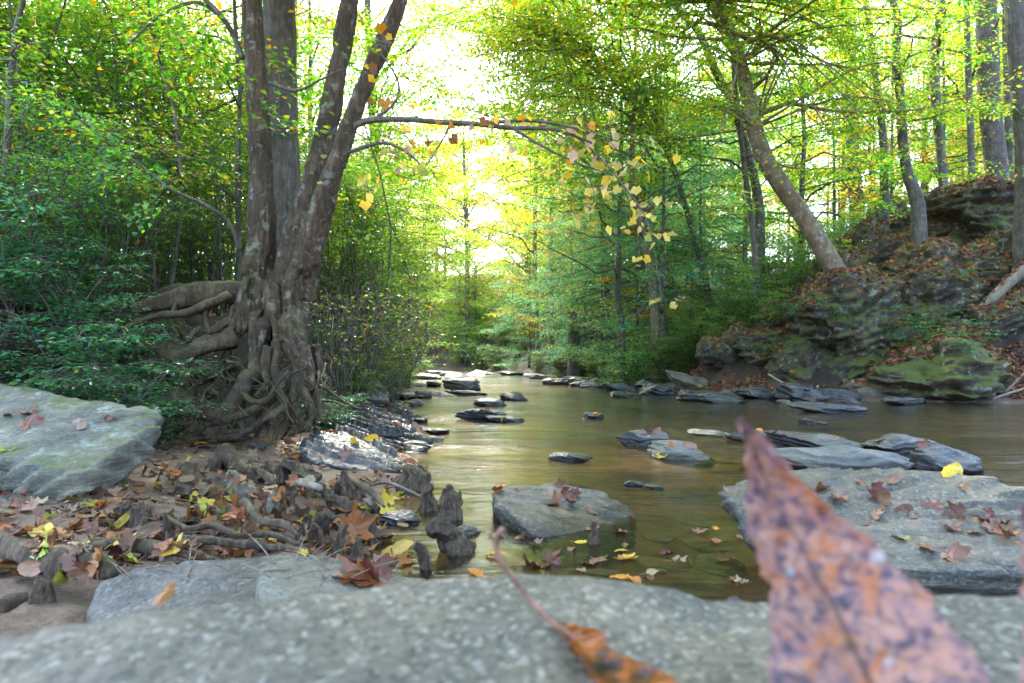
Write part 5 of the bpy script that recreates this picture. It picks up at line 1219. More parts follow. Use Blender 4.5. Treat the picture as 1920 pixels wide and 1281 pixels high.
    put('shade_crown', lf.mesh('shade_crown', M['leaf'], origin=org, smooth=False), t)
build_hero_tree()

# ------------------------------------------------------------------ trees drawn from the photo
def path_tree(name, label, pts, seed, args, mat='trunk', n=26, extend=0.0, ground_at=True, group=None, cat='tree', leafmat='leaf'):
    """pts: (px, py, d, radius px); the first point is moved down to the ground"""
    Pp = np.array([[*pix(a, b, d), rr / F * d] for a, b, d, rr in pts])
    if ground_at:
        g0 = gz(Pp[0, 0], Pp[0, 1])
        if Pp[0, 2] > g0: Pp = np.vstack([[Pp[0, 0], Pp[0, 1], g0 - .15, Pp[0, 3] * 1.25], Pp])
    if extend:
        e = Pp[-1].copy(); dv = Pp[-1, :3] - Pp[-2, :3]; dv = unit(dv[None])[0]; dv = unit((dv * .4 + A(0, 0, 1))[None])[0]
        e2 = e.copy(); e2[:3] = e[:3] + dv * extend; e2[3] = max(e[3] * .3, .012); m = e.copy(); m[:3] = e[:3] + dv * extend * .5; m[3] = e[3] * .7
        Pp = np.vstack([Pp, m, e2])
    C = curve(Pp, n)
    return make_tree(name, label, cat, seed, C[:, :3], np.maximum(C[:, 3], .006), args, mat, group, leafmat)

def shade_crown(t, tops, n, xr, yr, nleaf, seed):
    """unseen boughs added to a tree to keep sun off the foreground"""
    r = rs(seed); w, lf = Geo(), Geo(); segs = []; org = np.array(t.location)
    for k in range(n):
        c = tops[k % len(tops)]; e = A(r.uniform(*xr), r.uniform(*yr), 0); e[2] = .75 + .56 * e[1] + r.uniform(.8, 3.5)
        Cc = curve(np.array([c, (c + e) / 2 + r.normal(size=3) * .4 + A(0, 0, .6), e]), 9); tube(Cc, np.linspace(.05, .006, 9), 5, 0, 0, 0, w)
        for q in range(9):
            b = Cc[2 + r.randint(7)]; f = b + r.normal(size=3) * A(.9, .9, .25); segs.append((b, f)); tube(np.array([b, f]), A(.007, .002), 3, 0, 0, 0, w)
    sprays(lf, segs, nleaf, .12, P_YG, seed, .3, .32, .65)
    put('shade_branch', w.mesh('shade_branch', M['beech'], origin=org), t)
    put('shade_crown', lf.mesh('shade_crown', M['leaf'], origin=org, smooth=False), t)

def boughs(t, starts, n, pxr, pyr, dr, nleaf, ls, palette, seed, r0=.03, mat='trunk', name='bough'):
    """long leafy boughs reaching from the trunk into the open"""
    r = rs(seed); w, lf = Geo(), Geo(); segs = []; org = np.array(t.location)
    for k in range(n):
        c = np.asarray(starts[k % len(starts)]); e = pix(r.uniform(*pxr), r.uniform(*pyr), r.uniform(*dr))
        m = (c + e) / 2 + r.normal(size=3) * .25 + A(0, 0, .12 * np.linalg.norm(e - c)); Cc = curve(np.array([c, m, e]), 10)
        tube(Cc, np.linspace(r0, .005, 10), 5, 0, 0, 0, w)
        for q in range(8):
            i = 3 + r.randint(7); b = Cc[i]; dv = unit((Cc[i] - Cc[i - 1])[None])[0]; f = b + (dv * .5 + r.normal(size=3) * A(.7, .7, .25)) * r.uniform(.4, 1.1); segs.append((b, f)); tube(np.array([b, (b + f) / 2 + r.normal(size=3) * .04, f]), A(.007, .005, .002), 4, 0, 0, 0, w)
    sprays(lf, segs, nleaf, ls, palette, seed + 1, .3, .26, .62)
    put(name, w.mesh(name, M[mat], origin=org), t)
    put('leaf_spray', lf.mesh('leaf_spray', M['leaf'], origin=org, smooth=False), t)

def build_photo_trees():
    a = lambda **k: dict(dict(c0=.45, cr=3, nl=12, nleaf=3500, ls=.085, palette=P_YG), **k)
    path_tree('tree', 'straight ridged trunk rising right behind the many-stemmed tree', [(548, 560, 6.9, 30), (535, 400, 6.9, 30), (528, 200, 6.9, 29), (524, 0, 6.9, 28), (520, -200, 6.9, 26)], 301, a(c0=.7, cr=3.5, nl=14, nleaf=4000), 'ridged', extend=7)
    lean_ = path_tree('tree', 'thick tan leaning trunk bent over the creek from the right outcrop', [(1660, 670, 14.2, 22.0), (1600, 572, 14.2, 20.6), (1556, 490, 14.2, 18.6), (1518, 425, 14.2, 17.2), (1472, 358, 14.1, 16.5), (1434, 300, 14.0, 15.8), (1414, 240, 14.0, 14.4), (1402, 180, 14.0, 13.1), (1388, 120, 13.9, 12.4), (1365, 60, 13.8, 11.4), (1335, 0, 13.7, 10.3), (1310, -80, 13.6, 9.6)], 302, a(c0=.42, cr=4.6, nl=22, nleaf=9000, ls=.095, bias=(-.45, -.1, 0), palette=P_YG, up=.35), 'beech', extend=4, n=34)
    boughs(lean_, [pix(1414, 240, 14), pix(1388, 120, 13.9), pix(1365, 60, 13.8), pix(1335, 0, 13.7)], 40, (1180, 1780), (-40, 330), (11.5, 15.5), 15000, .085, [(3, G2), (5, G3), (3, Y2), (.8, Y1), (.3, O1)], 75, mat='beech')
    shade_crown(lean_, [pix(1335, 0, 13.7), pix(1310, -80, 13.6)], 56, (-3.5, 7), (7, 13.5), 40000, 31)  # out-of-frame boughs added over the creek to block direct sun
    path_tree('tree', 'grey trunk leaning left behind the thick tan leaning trunk', [(1425, 400, 17, 8), (1405, 300, 17, 8), (1375, 200, 17, 8), (1340, 130, 17, 7.5), (1310, 60, 17, 7), (1260, -10, 17, 6)], 303, a(c0=.5, cr=4, nl=16, nleaf=6000, bias=(-.4, 0, 0), palette=P_GREEN), 'trunk', extend=5)
    path_tree('slender_tree', 'slender wavy trunk standing on top of the curled layered rock', [(1722, 392, 14.5, 13), (1700, 320, 14.5, 9.5), (1692, 250, 14.5, 9), (1688, 180, 14.5, 8), (1680, 100, 14.5, 8), (1684, 40, 14.5, 7), (1674, 0, 14.5, 6.5)], 304, a(c0=.35, cr=2.6, nl=14, nleaf=3200, ls=.08, palette=P_GREEN), extend=3)
    path_tree('slender_tree', 'slender straight trunk left of the wavy one on the slope', [(1658, 345, 17, 8), (1655, 250, 17, 7), (1642, 150, 17, 6), (1630, 50, 17, 5.5), (1622, -20, 17, 5)], 305, a(c0=.35, cr=2.4, nl=12, nleaf=2800, palette=P_YG), extend=3)
    path_tree('tree', 'dark straight trunk behind the orange-leaved spray on the slope', [(1606, 400, 22, 13), (1600, 300, 22, 12), (1597, 200, 22, 11), (1594, 50, 22, 10)], 306, a(c0=.5, cr=4, nl=14, nleaf=4500, palette=P_GREEN), extend=6)
    path_tree('tree', 'forked dark trunk on the upper right slope', [(1768, 330, 17, 8), (1758, 230, 17, 8), (1752, 150, 17, 9), (1752, 90, 17, 8), (1764, 20, 17, 6)], 307, a(c0=.4, cr=3.2, nl=14, nleaf=3600, palette=P_YG, bias=(-.2, 0, 0)), extend=4)
    path_tree('tree', 'thick dark ridged trunk near the top right', [(1868, 330, 19, 20), (1855, 200, 19, 18), (1850, 80, 19, 18), (1847, -20, 19, 17)], 308, a(c0=.6, cr=4.5, nl=14, nleaf=4500, palette=P_GREEN), 'ridged', extend=9)
    path_tree('tree', 'thick brown trunk cut by the right edge of the photo', [(1925, 300, 13.5, 20), (1915, 200, 13.5, 17), (1908, 100, 13.5, 17), (1902, -10, 13.5, 17)], 309, a(c0=.6, cr=4, nl=12, nleaf=3500, palette=P_YG), 'ridged', extend=8)
    path_tree('slender_tree', 'thin dark trunk just left of the thick ridged trunk', [(1822, 330, 18, 6), (1818, 200, 18, 6), (1814, 90, 18, 5.5), (1812, -10, 18, 5)], 310, a(c0=.3, cr=2.4, nl=10, nleaf=2400, palette=P_GREEN), extend=4)
    path_tree('slender_tree', 'thin trunk between the two thick trunks at the right', [(1892, 260, 20, 7), (1888, 120, 20, 7), (1886, 0, 20, 6)], 311, a(c0=.4, cr=2.4, nl=10, nleaf=2400, palette=P_YG), extend=5)
    path_tree('slender_tree', 'reddish thin trunk in front of the thick tan leaning one', [(1422, 560, 15.6, 6.5), (1412, 440, 15.6, 5.5), (1398, 330, 15.6, 5), (1382, 200, 15.6, 4.5), (1374, 100, 15.6, 4)], 312, a(c0=.4, cr=2.6, nl=12, nleaf=3400, palette=P_GREEN, bias=(-.3, 0, 0)), extend=2.5)
    path_tree('slender_tree', 'leaning tan sapling by the shore under the yellow leaves', [(1228, 590, 17.5, 8), (1218, 500, 17.5, 7.5), (1203, 430, 17.5, 7), (1188, 360, 17.5, 6), (1185, 280, 17.5, 5), (1190, 180, 17.5, 4)], 313, a(c0=.35, cr=3.0, nl=16, nleaf=4500, palette=P_YG, bias=(-.2, 0, 0)), 'beech', extend=3)
    path_tree('slender_tree', 'dark crooked sapling left of the leaning tan sapling', [(1166, 612, 19, 7), (1158, 560, 19, 6), (1160, 480, 19, 5), (1162, 380, 19, 4), (1165, 300, 19, 3.5)], 314, a(c0=.3, cr=3.2, nl=16, nleaf=5000, palette=P_TEAL, flat=.25), extend=2)
    path_tree('tree', 'ivy-dark broken trunk above the far black ledge', [(1078, 660, 24, 13), (1074, 610, 24, 11), (1070, 585, 24, 9)], 315, a(c0=.2, cr=1.2, nl=8, nleaf=900, palette=P_TEAL), n=14)
    spread_ = path_tree('tree', 'tall leafy tree spreading dark boughs over the middle of the creek', [(1330, 560, 19, 6), (1295, 420, 19, 5.5), (1250, 280, 19, 5), (1190, 150, 18.5, 4.5), (1120, 110, 18, 3.5), (1050, 85, 17.5, 3)], 316, a(c0=.35, cr=5.2, nl=44, nleaf=30000, ls=.09, palette=[(4, G2), (4, G3), (1.5, Y2), (.5, Y1)], bias=(-.4, -.1, 0), up=.5, sub=8, spread=.34, mid=.6), extend=1.5, n=30)
    boughs(spread_, [pix(1050, 85, 17.5), pix(1120, 110, 18)], 22, (835, 1010), (-60, 190), (13.5, 16.5), 6000, .09, [(2, G2), (5, G3), (3, Y2), (1, Y1), (.5, O1)], 81, r0=.02, name='branch')
    boughs(spread_, [pix(1190, 150, 18.5), pix(1120, 110, 18), pix(1050, 85, 17.5), pix(1250, 280, 19)], 46, (850, 1300), (-60, 290), (14.5, 19), 14000, .10, [(2, G2), (5, G3), (2.5, Y2), (1, Y1), (.5, O1)], 71)
    top_ = path_tree('tree', 'bright green crown filling the top middle beside the sky gap', [(1140, 600, 26, 5.5), (1130, 400, 26, 5), (1110, 200, 26, 4.5), (1090, 50, 26, 4), (1075, -60, 26, 4)], 317, a(c0=.3, cr=6.0, nl=46, nleaf=30000, ls=.11, palette=[(4, G2), (5, G3), (1, Y2)], up=.5, spread=.45, mid=.5, bias=(-.25, 0, 0)), extend=6)
    boughs(top_, [pix(1090, 50, 26), pix(1110, 200, 26)], 20, (830, 980), (-60, 240), (20, 26), 7000, .12, [(3, G2), (5, G3), (2, Y2)], 85, name='branch')
    boughs(top_, [pix(1110, 200, 26), pix(1090, 50, 26), pix(1130, 330, 26)], 46, (840, 1250), (-60, 420), (20, 26), 18000, .12, [(4, G2), (5, G3), (2, Y2)], 73)
    path_tree('tree', 'tall yellow-green tree closing the gap above the far bend', [(1010, 690, 37, 4.5), (1003, 500, 37, 4), (1004, 250, 37, 3.5), (990, 50, 37, 3)], 323, a(c0=.2, cr=6.5, nl=46, nleaf=24000, ls=.14, palette=[(4, G3), (3, Y2), (2, Y1), (1.5, (.40, .27, .13))], up=.5, spread=.5, mid=.5, bias=(-.1, 0, 0)), extend=6)
    gap_ = path_tree('tree', 'bright leafy tree left of the sky gap behind the leaning stems', [(700, 680, 23, 9), (705, 450, 23, 8), (700, 250, 23, 8), (690, 60, 23, 7)], 324, a(c0=.25, cr=4.6, nl=40, nleaf=20000, ls=.10, palette=P_YG, up=.5, spread=.4, mid=.5), extend=5)
    boughs(gap_, [pix(700, 250, 23), pix(690, 60, 23), pix(705, 350, 23)], 34, (690, 870), (40, 420), (17, 23), 10000, .10, [(2, G2), (5, G3), (3, Y2), (1.5, Y1), (.8, O1)], 83)
    path_tree('tree', 'orange-tinged tree low in the gap over the far water', [(880, 690, 50, 3.6), (876, 500, 50, 3.4), (870, 300, 50, 3)], 325, a(c0=.15, cr=5.5, nl=40, nleaf=11000, ls=.2, palette=[(1, Y1), (.7, O1), (3, Y2), (4, G3)], up=.5, spread=.6, mid=.45), extend=3)
    # left side trunks
    path_tree('tree', 'pale grey trunk half hidden in leaves at the far left', [(95, 560, 8.5, 14), (88, 300, 8.5, 13), (84, 100, 8.5, 12), (80, -50, 8.5, 12)], 318, a(c0=.5, cr=3, nl=12, nleaf=3000, ls=.07, palette=P_YG), 'beech', extend=6)
    path_tree('tree', 'grey trunk behind the thicket between the far left and the many-stemmed tree', [(170, 560, 12, 15), (172, 300, 12, 14), (168, 100, 12, 13), (160, -50, 12, 12)], 319, a(c0=.4, cr=3.5, nl=14, nleaf=4500, palette=P_YG), 'trunk', extend=7)
    path_tree('slender_tree', 'dark twisted stem at the left photo edge', [(22, 600, 6.2, 6), (10, 400, 6.2, 6), (18, 200, 6.2, 6), (30, 60, 6.2, 5), (50, -40, 6.2, 4)], 320, a(c0=.25, cr=1.7, nl=14, nleaf=2600, ls=.055, palette=P_GREEN), extend=2.5)
    path_tree('slender_tree', 'thin arching stem left of the many-stemmed tree', [(300, 640, 6.6, 4), (330, 480, 6.6, 3.6), (340, 350, 6.6, 3.4), (325, 200, 6.6, 3), (285, 60, 6.6, 2.4)], 321, a(c0=.25, cr=1.6, nl=14, nleaf=3000, ls=.055, palette=P_GREEN), extend=1.5)
    path_tree('slender_tree', 'thin upright stem close left of the many-stemmed tree', [(448, 470, 7.2, 5), (445, 330, 7.2, 4.5), (450, 180, 7.2, 4), (440, 20, 7.2, 3.5)], 322, a(c0=.25, cr=1.8, nl=14, nleaf=3000, ls=.06, palette=P_YG), extend=2)
build_photo_trees()

# ------------------------------------------------------------------ the rest of the wood: one of each kind, then copies
def proto_path(seed, H, lean=0.0, wob=0.03, n=14):
    r = rs(seed); z = np.linspace(-0.25, H, n); p = np.stack([np.cumsum(r.normal(size=n)) * wob * H / n + lean * z, np.cumsum(r.normal(size=n)) * wob * H / n, z], 1)
    p[:, :2] -= p[0, :2]; return p

ORD_USED = []
def build_wood():
    def proto(name, label, cat, seed, H, r0, args, mat='trunk', group=None, leafmat='leaf'):
        P = proto_path(seed, H); rad = np.linspace(r0, max(r0 * .12, .006), len(P)); rad[0] *= 1.3
        return make_tree(name, label, cat, seed, P, rad, args, mat, group, leafmat)
    a = lambda **k: dict(dict(c0=.3, cr=3.2, nl=18, nleaf=6500, ls=.095, palette=P_GREEN), **k)
    kinds = {
     'green': [('understory_tree', 'layered green understory tree', 'tree', 401, 9.5, .10, a(c0=.10, nl=34, cr=3.4, nleaf=13000, flat=.3, droop=.3, spread=.24, mid=.35)), ('understory_tree', 'layered green understory tree', 'tree', 402, 8, .08, a(c0=.06, nl=30, cr=3.0, nleaf=12000, flat=.3, droop=.35, spread=.24, mid=.3))],
     'teal': [('understory_tree', 'drooping blue-green understory tree', 'tree', 403, 7, .08, a(c0=.05, nl=34, cr=3.2, nleaf=14000, ls=.08, palette=P_TEAL, flat=.3, droop=.4, spread=.24, mid=.3))],
     'yg': [('understory_tree', 'yellow-green understory tree', 'tree', 404, 10, .11, a(c0=.10, nl=34, cr=3.3, nleaf=13000, palette=P_YG, spread=.24, mid=.4, up=.35)), ('understory_tree', 'yellow-green understory tree', 'tree', 405, 12, .12, a(c0=.12, nl=36, cr=3.4, nleaf=13000, palette=P_YG, spread=.24, mid=.4, up=.35))],
     'yellow': [('understory_tree', 'golden yellow autumn tree', 'tree', 406, 11, .12, a(c0=.1, nl=32, cr=3.2, nleaf=11000, palette=P_YEL, spread=.24, mid=.4, up=.35))],
     'orange': [('understory_tree', 'orange-leaved autumn sapling', 'tree', 407, 7, .06, a(c0=.2, nl=16, cr=2.2, nleaf=2600, palette=P_ORG))],
     'tall': [('forest_tree', 'tall straight forest trunk', 'tree', 408, 24, .26, a(c0=.35, nl=24, cr=4.4, nleaf=3000, ls=.15, palette=P_YG, mid=.4, up=.6, spread=.35)), ('forest_tree', 'tall straight forest trunk', 'tree', 409, 22, .20, a(c0=.3, nl=24, cr=4.2, nleaf=3000, ls=.15, palette=P_GREEN, mid=.4, up=.6, spread=.35))],
     'far': [('forest_tree', 'far hazy yellow-green tree', 'tree', 410, 19, .22, a(c0=.06, nl=40, cr=4.6, nleaf=15000, ls=.27, palette=P_YG, spread=.6, mid=.4, up=.45, flat=.6)), ('forest_tree', 'far hazy yellow-green tree', 'tree', 411, 16, .2, a(c0=.05, nl=40, cr=4.4, nleaf=14000, ls=.27, palette=[(3,Y2),(3,G3),(2,(.42,.30,.15)),(1,Y1),(.6,O1)], spread=.6, mid=.4, up=.45, flat=.6))],
    }
    shr = {
     'privet': [('shrub', 'small-leaved green shrub', 'shrub', 421), ('shrub', 'small-leaved green shrub', 'shrub', 422), ('shrub', 'small-leaved green shrub', 'shrub', 423)],
    }
    made = {}
    spots = []
    r = rs(99)
    def on_land(x, y, m=0.6):
        dl = float(poly_dist(np.array([x]), np.array([y]), LB)[0]); dr = -float(poly_dist(np.array([x]), np.array([y]), RB)[0]); return dl > m or dr > m
    taken = []
    def scatter(kind, n, pxr, dr_, where, group, minsep=1.2, sc=(.8, 1.2), m=0.8):
        c = 0; tries = 0
        while c < n and tries < 4000:
            tries += 1
            d = math.exp(r.uniform(math.log(dr_[0]), math.log(dr_[1]))); px = r.uniform(*pxr); x = (px - 960) / F * d
            if not on_land(x, d, m): continue
            if d > 30 and 880 < px < 985 and r.rand() < .6: continue
            if any((x - q[0]) ** 2 + (d - q[1]) ** 2 < minsep ** 2 for q in taken): continue
            taken.append((x, d)); spots.append((kind, x, d, r.uniform(*sc), where, group)); c += 1
    scatter('teal', 20, (890, 1330), (17.5, 36), 'along the right bank', 'blue-green trees of the right bank', 1.4, m=.5)
    scatter('green', 8, (1180, 1900), (15, 34), 'on the right slope', 'green understory of the right slope', 1.8)
    scatter('yg', 10, (1150, 1960), (18, 45), 'on the right slope', 'yellow-green understory of the right slope', 1.8)
    scatter('yellow', 6, (1020, 1250), (26, 44), 'behind the teal trees', 'yellow trees behind the teal ones', 1.8, m=.6)
    scatter('orange', 3, (980, 1220), (19, 30), 'by the far right bank', 'orange saplings by the far right bank', 1.2, m=.4)
    scatter('yellow', 9, (1250, 1960), (24, 46), 'on the right slope', 'yellow trees of the right slope', 2.0)
    scatter('orange', 4, (1450, 1850), (18, 30), 'on the right slope', 'orange saplings of the right slope', 1.5)
    scatter('tall', 11, (1330, 2150), (18, 52), 'on the right slope', 'tall trunks of the right slope', 2.2, (.8, 1.15))
    scatter('green', 7, (-120, 620), (8, 22), 'in the left wood', 'green understory of the left wood', 1.5, (.7, 1.0), 1.8)
    scatter('yg', 10, (-150, 760), (9, 40), 'in the left wood', 'yellow-green understory of the left wood', 1.6, (.8, 1.1), 1.4)
    scatter('yellow', 9, (-100, 800), (16, 45), 'in the left wood', 'yellow trees of the left wood', 2.0, m=1.4)
    scatter('tall', 8, (-350, 720), (12, 50), 'in the left wood', 'tall trunks of the left wood', 2.4, m=2.5)
    scatter('green', 8, (640, 860), (15, 36), 'over the left bank', 'green trees over the left bank', 1.4, (.6, .9), .6)
    scatter('green', 9, (820, 1080), (36, 52), 'at the creek bend', 'green trees at the creek bend', 1.6, (.7, 1.0), .4)
    scatter('yg', 8, (780, 1100), (40, 60), 'at the creek bend', 'yellow-green trees at the creek bend', 1.8, (.8, 1.1), .4)
    scatter('far', 20, (640, 1300), (50, 90), 'beyond the bend', 'far trees beyond the bend', 2.5, (.8, 1.1), .5)
    scatter('far', 7, (-200, 700), (46, 80), 'deep in the left wood', 'far trees of the left wood', 3, (.8, 1.1), .5)
    scatter('far', 9, (1250, 2100), (46, 80), 'beyond the right slope', 'far trees of the right wood', 3, (.8, 1.1), .5)
    for kind, x, d, sc, where, group in spots:
        var = kinds[kind]; k = int(r.randint(len(var))); key = (kind, k)
        loc = (x, d, gz(x, d) - .05); rz = r.uniform(0, 6.28)
        lab = f'{var[k][1]} {where}'
        if key not in made:
            v = var[k]; t = proto(v[0], lab, v[2], v[3], v[4], v[5], v[6], group=group); made[key] = t
            t.location = loc; t.rotation_euler.z = rz; t.scale = (sc,) * 3
        else: copy_thing(made[key], loc, rz, sc, lab, group)
build_wood()

def build_shrubs():
    def proto(name, label, cat, seed, h, ns, nleaf, ls, palette, spread, mat='twig', arch=.6, twigs=9, lspread=.05, leafmat='shrubleaf', flat=.3):
        r = rs(seed); w, lf = Geo(), Geo(); segs = []
        for k in range(ns):
            a = r.uniform(0, 6.28); hh = h * r.uniform(.55, 1.05); L = spread * r.uniform(.3, 1); b = A(r.normal() * .08, r.normal() * .08, -.05)
            C = curve(np.array([b, b + A(math.cos(a) * L * .2 + r.normal() * .07 * h, math.sin(a) * L * .2 + r.normal() * .07 * h, hh * .5), b + A(math.cos(a) * L * .6, math.sin(a) * L * .6, hh * .9), b + A(math.cos(a) * L, math.sin(a) * L, hh * (1 - arch * .35))]), 9)
            tube(C, np.linspace(.009, .002, 9) * (h / 1.5) ** .7, 4, 0, 0, 0, w)
            for q in range(twigs):
                s = r.uniform(.06, 1) * 7.99; i = int(s); p = C[i] + (C[i + 1] - C[i]) * (s - i)
                b2 = r.uniform(0, 6.28); L2 = r.uniform(.12, .4) * (h / 1.5) ** .6; e = p + A(math.cos(b2) * L2, math.sin(b2) * L2, r.uniform(-.05, .22) * L2)
                tube(np.array([p, (p + e) / 2 + A(0, 0, .02), e]), A(.003, .002, .001), 3, 0, 0, 0, w); segs += [(p, e)]
        if nleaf: sprays(lf, segs, nleaf, ls, palette, seed + 1, flat, lspread, .55, .1)
        t = thing(name, label, cat)
        put('stem', w.mesh('stem', M[mat]), t)
        if nleaf: put('foliage', lf.mesh('foliage', M[leafmat], smooth=False), t)
        return t
    K = {
     'privet': [lambda: proto('shrub', '', 'shrub', 431, 1.5, 15, 3000, .042, P_PRIV, .8), lambda: proto('shrub', '', 'shrub', 432, 1.9, 17, 3600, .042, P_PRIV, .9)],
     'low': [lambda: proto('shrub', '', 'shrub', 433, .7, 14, 1700, .036, [(5, (0.06, .19, .085)), (3, (.08, .21, .05)), (.6, TD), (.15, Y1)], .6)],
     'tallthick': [lambda: proto('shrub', '', 'shrub', 434, 3.4, 9, 7500, .055, [(4, G2), (3, G3), (2, (.05, .12, .03)), (.6, Y2), (.3, B1), (.2, O1)], 1.3, twigs=34, lspread=.13), lambda: proto('shrub', '', 'shrub', 435, 4.2, 9, 8500, .055, [(4, G3), (4, G2), (1, Y2), (.5, Y1), (.3, B1)], 1.4, twigs=38, lspread=.14)],
     'bare': [lambda: proto('shrub', '', 'shrub', 436, 1.7, 34, 1100, .05, [(3, G3), (2, G2), (2, Y2), (1.5, B1), (1, O1)], 1.5, mat='twig', arch=1.2, twigs=8)],
     'bank': [lambda: proto('shrub', '', 'shrub', 437, 1.5, 16, 3600, .06, [(3, G2), (4, G3), (3, TE), (1.3, Y2), (.6, Y1), (.2, O1)], 1.0, lspread=.08), lambda: proto('shrub', '', 'shrub', 438, 1.1, 14, 2900, .055, [(5, TE), (3, G3), (1, Y2), (.3, Y1)], .9, lspread=.08)],
     'fern': [lambda: proto('seedling', '', 'plant', 439, .42, 7, 260, .06, [(4, (.04, .13, .06)), (3, G2)], .4, lspread=.05, twigs=4)],
     'yleaf': [lambda: proto('seedling', '', 'plant', 440, .6, 4, 60, .10, [(3, (.22, .30, .03)), (2, G3)], .4, lspread=.04, twigs=3)],
    }
    txt = {'privet': 'small-leaved green shrub', 'low': 'low blue-green shrub', 'tallthick': 'tall tangled leafy shrub', 'bare': 'nearly bare grey-twigged bush', 'bank': 'leafy bank shrub', 'fern': 'small green seedling', 'yleaf': 'bright yellow-green seedling'}
    r = rs(123); made = {}
    def at(kind, x, y, where, group, sc=1.0, z=None):
        k = int(r.randint(len(K[kind]))); loc = (x, y, (gz(x, y) if z is None else z) - .03); rz = r.uniform(0, 6.28); lab = f'{txt[kind]} {where}'
        if (kind, k) not in made:
            t = K[kind][k](); made[kind, k] = t; t['label'] = lab; t['group'] = group; t.location = loc; t.rotation_euler.z = rz; t.scale = (sc,) * 3
        else: copy_thing(made[kind, k], loc, rz, sc, lab, group)
    def px(kind, p, d, where, group, sc=1.0): at(kind, (p - 960) / F * d, d, where, group, sc)
    # left thicket behind the pale boulder
    for p, d in ((20, 4.35), (95, 4.5), (165, 4.45), (225, 4.5), (280, 4.6), (-60, 4.3)):
        px('low', p, d, 'behind the pale boulder', 'low shrubs behind the pale boulder', r.uniform(.8, 1.15))
    for p, d in ((30, 4.75), (110, 4.9), (190, 5.0), (250, 5.1), (150, 4.7), (-30, 4.7)):
        px('low', p, d, 'along the left bank edge', 'low shrubs along the left bank edge', r.uniform(1.0, 1.5))
    for p, d in ((-90, 5.2), (0, 5.0), (90, 5.3), (165, 5.6), (230, 5.9), (40, 6.2), (120, 6.6), (-40, 6.8), (200, 7.2), (290, 6.9), (340, 7.3), (400, 7.4), (50, 5.5), (140, 6.0)):
        px('privet', p, d, 'in the left thicket', 'shrubs of the left thicket', r.uniform(.75, 1.1))
    for p, d in ((-60, 7.2), (60, 7.6), (150, 8.2), (250, 8.0), (330, 8.3), (400, 8.0), (20, 9.0), (200, 9.4), (310, 9.8), (420, 9.6), (100, 10.2), (-120, 8.6), (450, 11), (360, 11.4)):
        px('tallthick', p, d, 'in the left thicket', 'tall shrubs of the left thicket', r.uniform(.8, 1.15))
    for p, d in ((615, 5.9), (640, 6.4), (600, 6.6)):
        px('low', p, d, 'right of the exposed roots', 'low shrubs right of the exposed roots', r.uniform(.5, .8))
    for p, d in ((630, 7.0), (655, 7.6), (640, 8.6), (690, 9.4), (660, 10.4), (720, 11.2), (620, 9.6), (700, 12.6)):
        px('bare', p, d, 'right of the many-stemmed tree', 'bare bushes right of the many-stemmed tree', r.uniform(.8, 1.1))
    for p, d in ((610, 7.6), (650, 7.4), (690, 9.6), (720, 12.5), (735, 15.5), (700, 15), (740, 18), (765, 21), (640, 12), (670, 17), (790, 26), (770, 30)):
        px('bank', p, d, 'on the left bank', 'shrubs of the left bank', r.uniform(.6, 1.0) * (.55 if d < 8 else 1))
    for p, d in ((680, 11), (740, 14.5), (760, 17), (640, 14), (600, 12), (690, 9.8), (720, 12), (665, 9.0), (755, 19), (735, 16.5)):
        px('tallthick', p, d, 'overhanging the left bank', 'tall shrubs of the left bank', r.uniform(.8, 1.1))
    # right bank
    for p, d in ((1010, 31), (1050, 27.5), (960, 34), (1100, 24.3), (1120, 21.5), (1150, 20), (1180, 18.5), (1200, 18.5), (1230, 17.4), (1260, 17), (1290, 16.6), (1320, 16.5), (1350, 15.6), (1240, 19.5), (1300, 18.5), (1360, 17), (1400, 16), (1430, 15.3), (1330, 19), (1390, 18), (1450, 16.5), (1480, 15.5), (1270, 21), (1190, 22), (1130, 25), (1500, 17), (1450, 14.6), (1575, 13.9), (900, 42), (930, 39), (870, 46), (900, 50), (950, 44), (980, 40), (840, 52), (920, 56), (960, 52), (1000, 48)):
        px('bank', p, d, 'on the right bank', 'shrubs of the right bank', r.uniform(.75, 1.25) * (1.9 if d > 36 else 1))
    for p, d in ((860, 58), (900, 62), (940, 60), (980, 58), (1020, 52), (880, 66), (820, 60), (960, 66), (1050, 46), (1000, 64), (840, 68), (920, 70)):
        px('bank', p, d, 'on the slope beyond the bend', 'shrubs beyond the bend', r.uniform(1.6, 2.6))
    for p, d in ((1550, 17.5), (1580, 18.5), (1620, 19.5), (1680, 19), (1740, 19.5), (1800, 19), (1860, 18), (1640, 22), (1780, 22), (1900, 20)):
        px('bank', p, d, 'along the top of the outcrop', 'shrubs along the top of the outcrop', r.uniform(.6, 1.0))
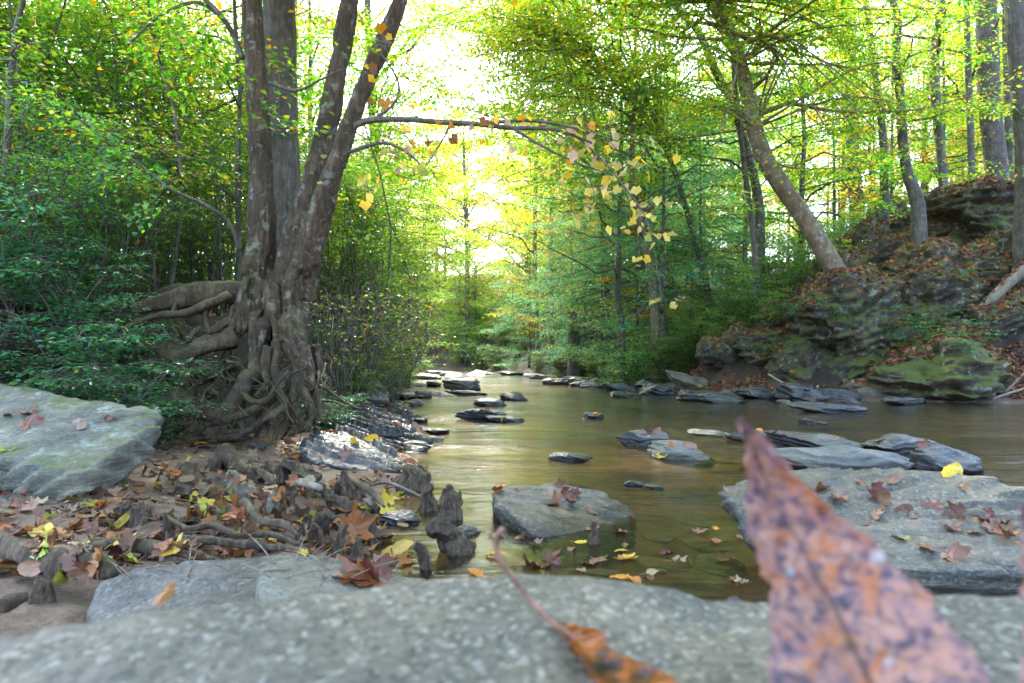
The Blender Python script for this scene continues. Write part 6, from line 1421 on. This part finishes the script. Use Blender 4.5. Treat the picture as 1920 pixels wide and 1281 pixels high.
    for a_, b_ in ((1555, 590), (1580, 610), (1610, 592), (1540, 640), (1690, 612), (1730, 640), (1760, 615), (1800, 530), (1500, 590), (1545, 505), (1700, 650), (1450, 665), (1425, 660), (1805, 655), (1850, 640)):
        p, n, o = cast(a_, b_)
        if p is not None: at('fern', p[0], p[1], 'on the mossy outcrop', 'seedlings on the outcrop', r.uniform(.7, 1.3), p[2])
    for a_, b_ in ((1570, 480), (1605, 470), (1690, 420), (1740, 400), (1800, 350)):
        p, n, o = cast(a_, b_)
        if p is not None: at('yleaf', p[0], p[1], 'on the upper outcrop', 'yellow-green seedlings on the outcrop', r.uniform(.8, 1.2), p[2])
build_shrubs()

# ------------------------------------------------------------------ haze under the trees
def build_haze():
    x0, x1, y0, y1, z0, z1 = -95, 95, -6, 120, -1.6, 34
    V = np.array([(x, y, z) for x in (x0, x1) for y in (y0, y1) for z in (z0, z1)], float)
    Q = np.array([(0, 1, 3, 2), (4, 6, 7, 5), (0, 4, 5, 1), (2, 3, 7, 6), (0, 2, 6, 4), (1, 5, 7, 3)])
    m, nt, out = new_mat('haze'); v = nt.nodes.new('ShaderNodeVolumePrincipled')
    v.inputs['Color'].default_value = (0.94, 0.98, 1.0, 1); v.inputs['Density'].default_value = 0.0004; v.inputs['Anisotropy'].default_value = 0.35
    nt.links.new(v.outputs[0], out.inputs['Volume'])
    g = Geo(); g.add(V, Q); struct(put('haze', g.mesh('haze', m, smooth=False)), 'stuff')
if HAZE: build_haze()

# ------------------------------------------------------------------ labels that are still shared are told apart by their order in the photo
def finish_labels():
    words = ['', 'first', 'second', 'third', 'fourth', 'fifth', 'sixth', 'seventh', 'eighth', 'ninth', 'tenth']
    def nth(k):
        if k < len(words): return words[k]
        return f'{k}' + ('th' if 10 <= k % 100 <= 20 else {1: 'st', 2: 'nd', 3: 'rd'}.get(k % 10, 'th'))
    bpy.context.view_layer.update()
    by = {}
    for o, at in LABELLED: by.setdefault(o['label'], []).append(o)
    for lab, os_ in by.items():
        if len(os_) < 2: continue
        def sx(o):
            p = o.matrix_world.translation; return p.x / max(p.y, .1)
        os_.sort(key=sx)
        for k, o in enumerate(os_): o['label'] = f'{lab}, {nth(k + 1)} from the left'
finish_labels()
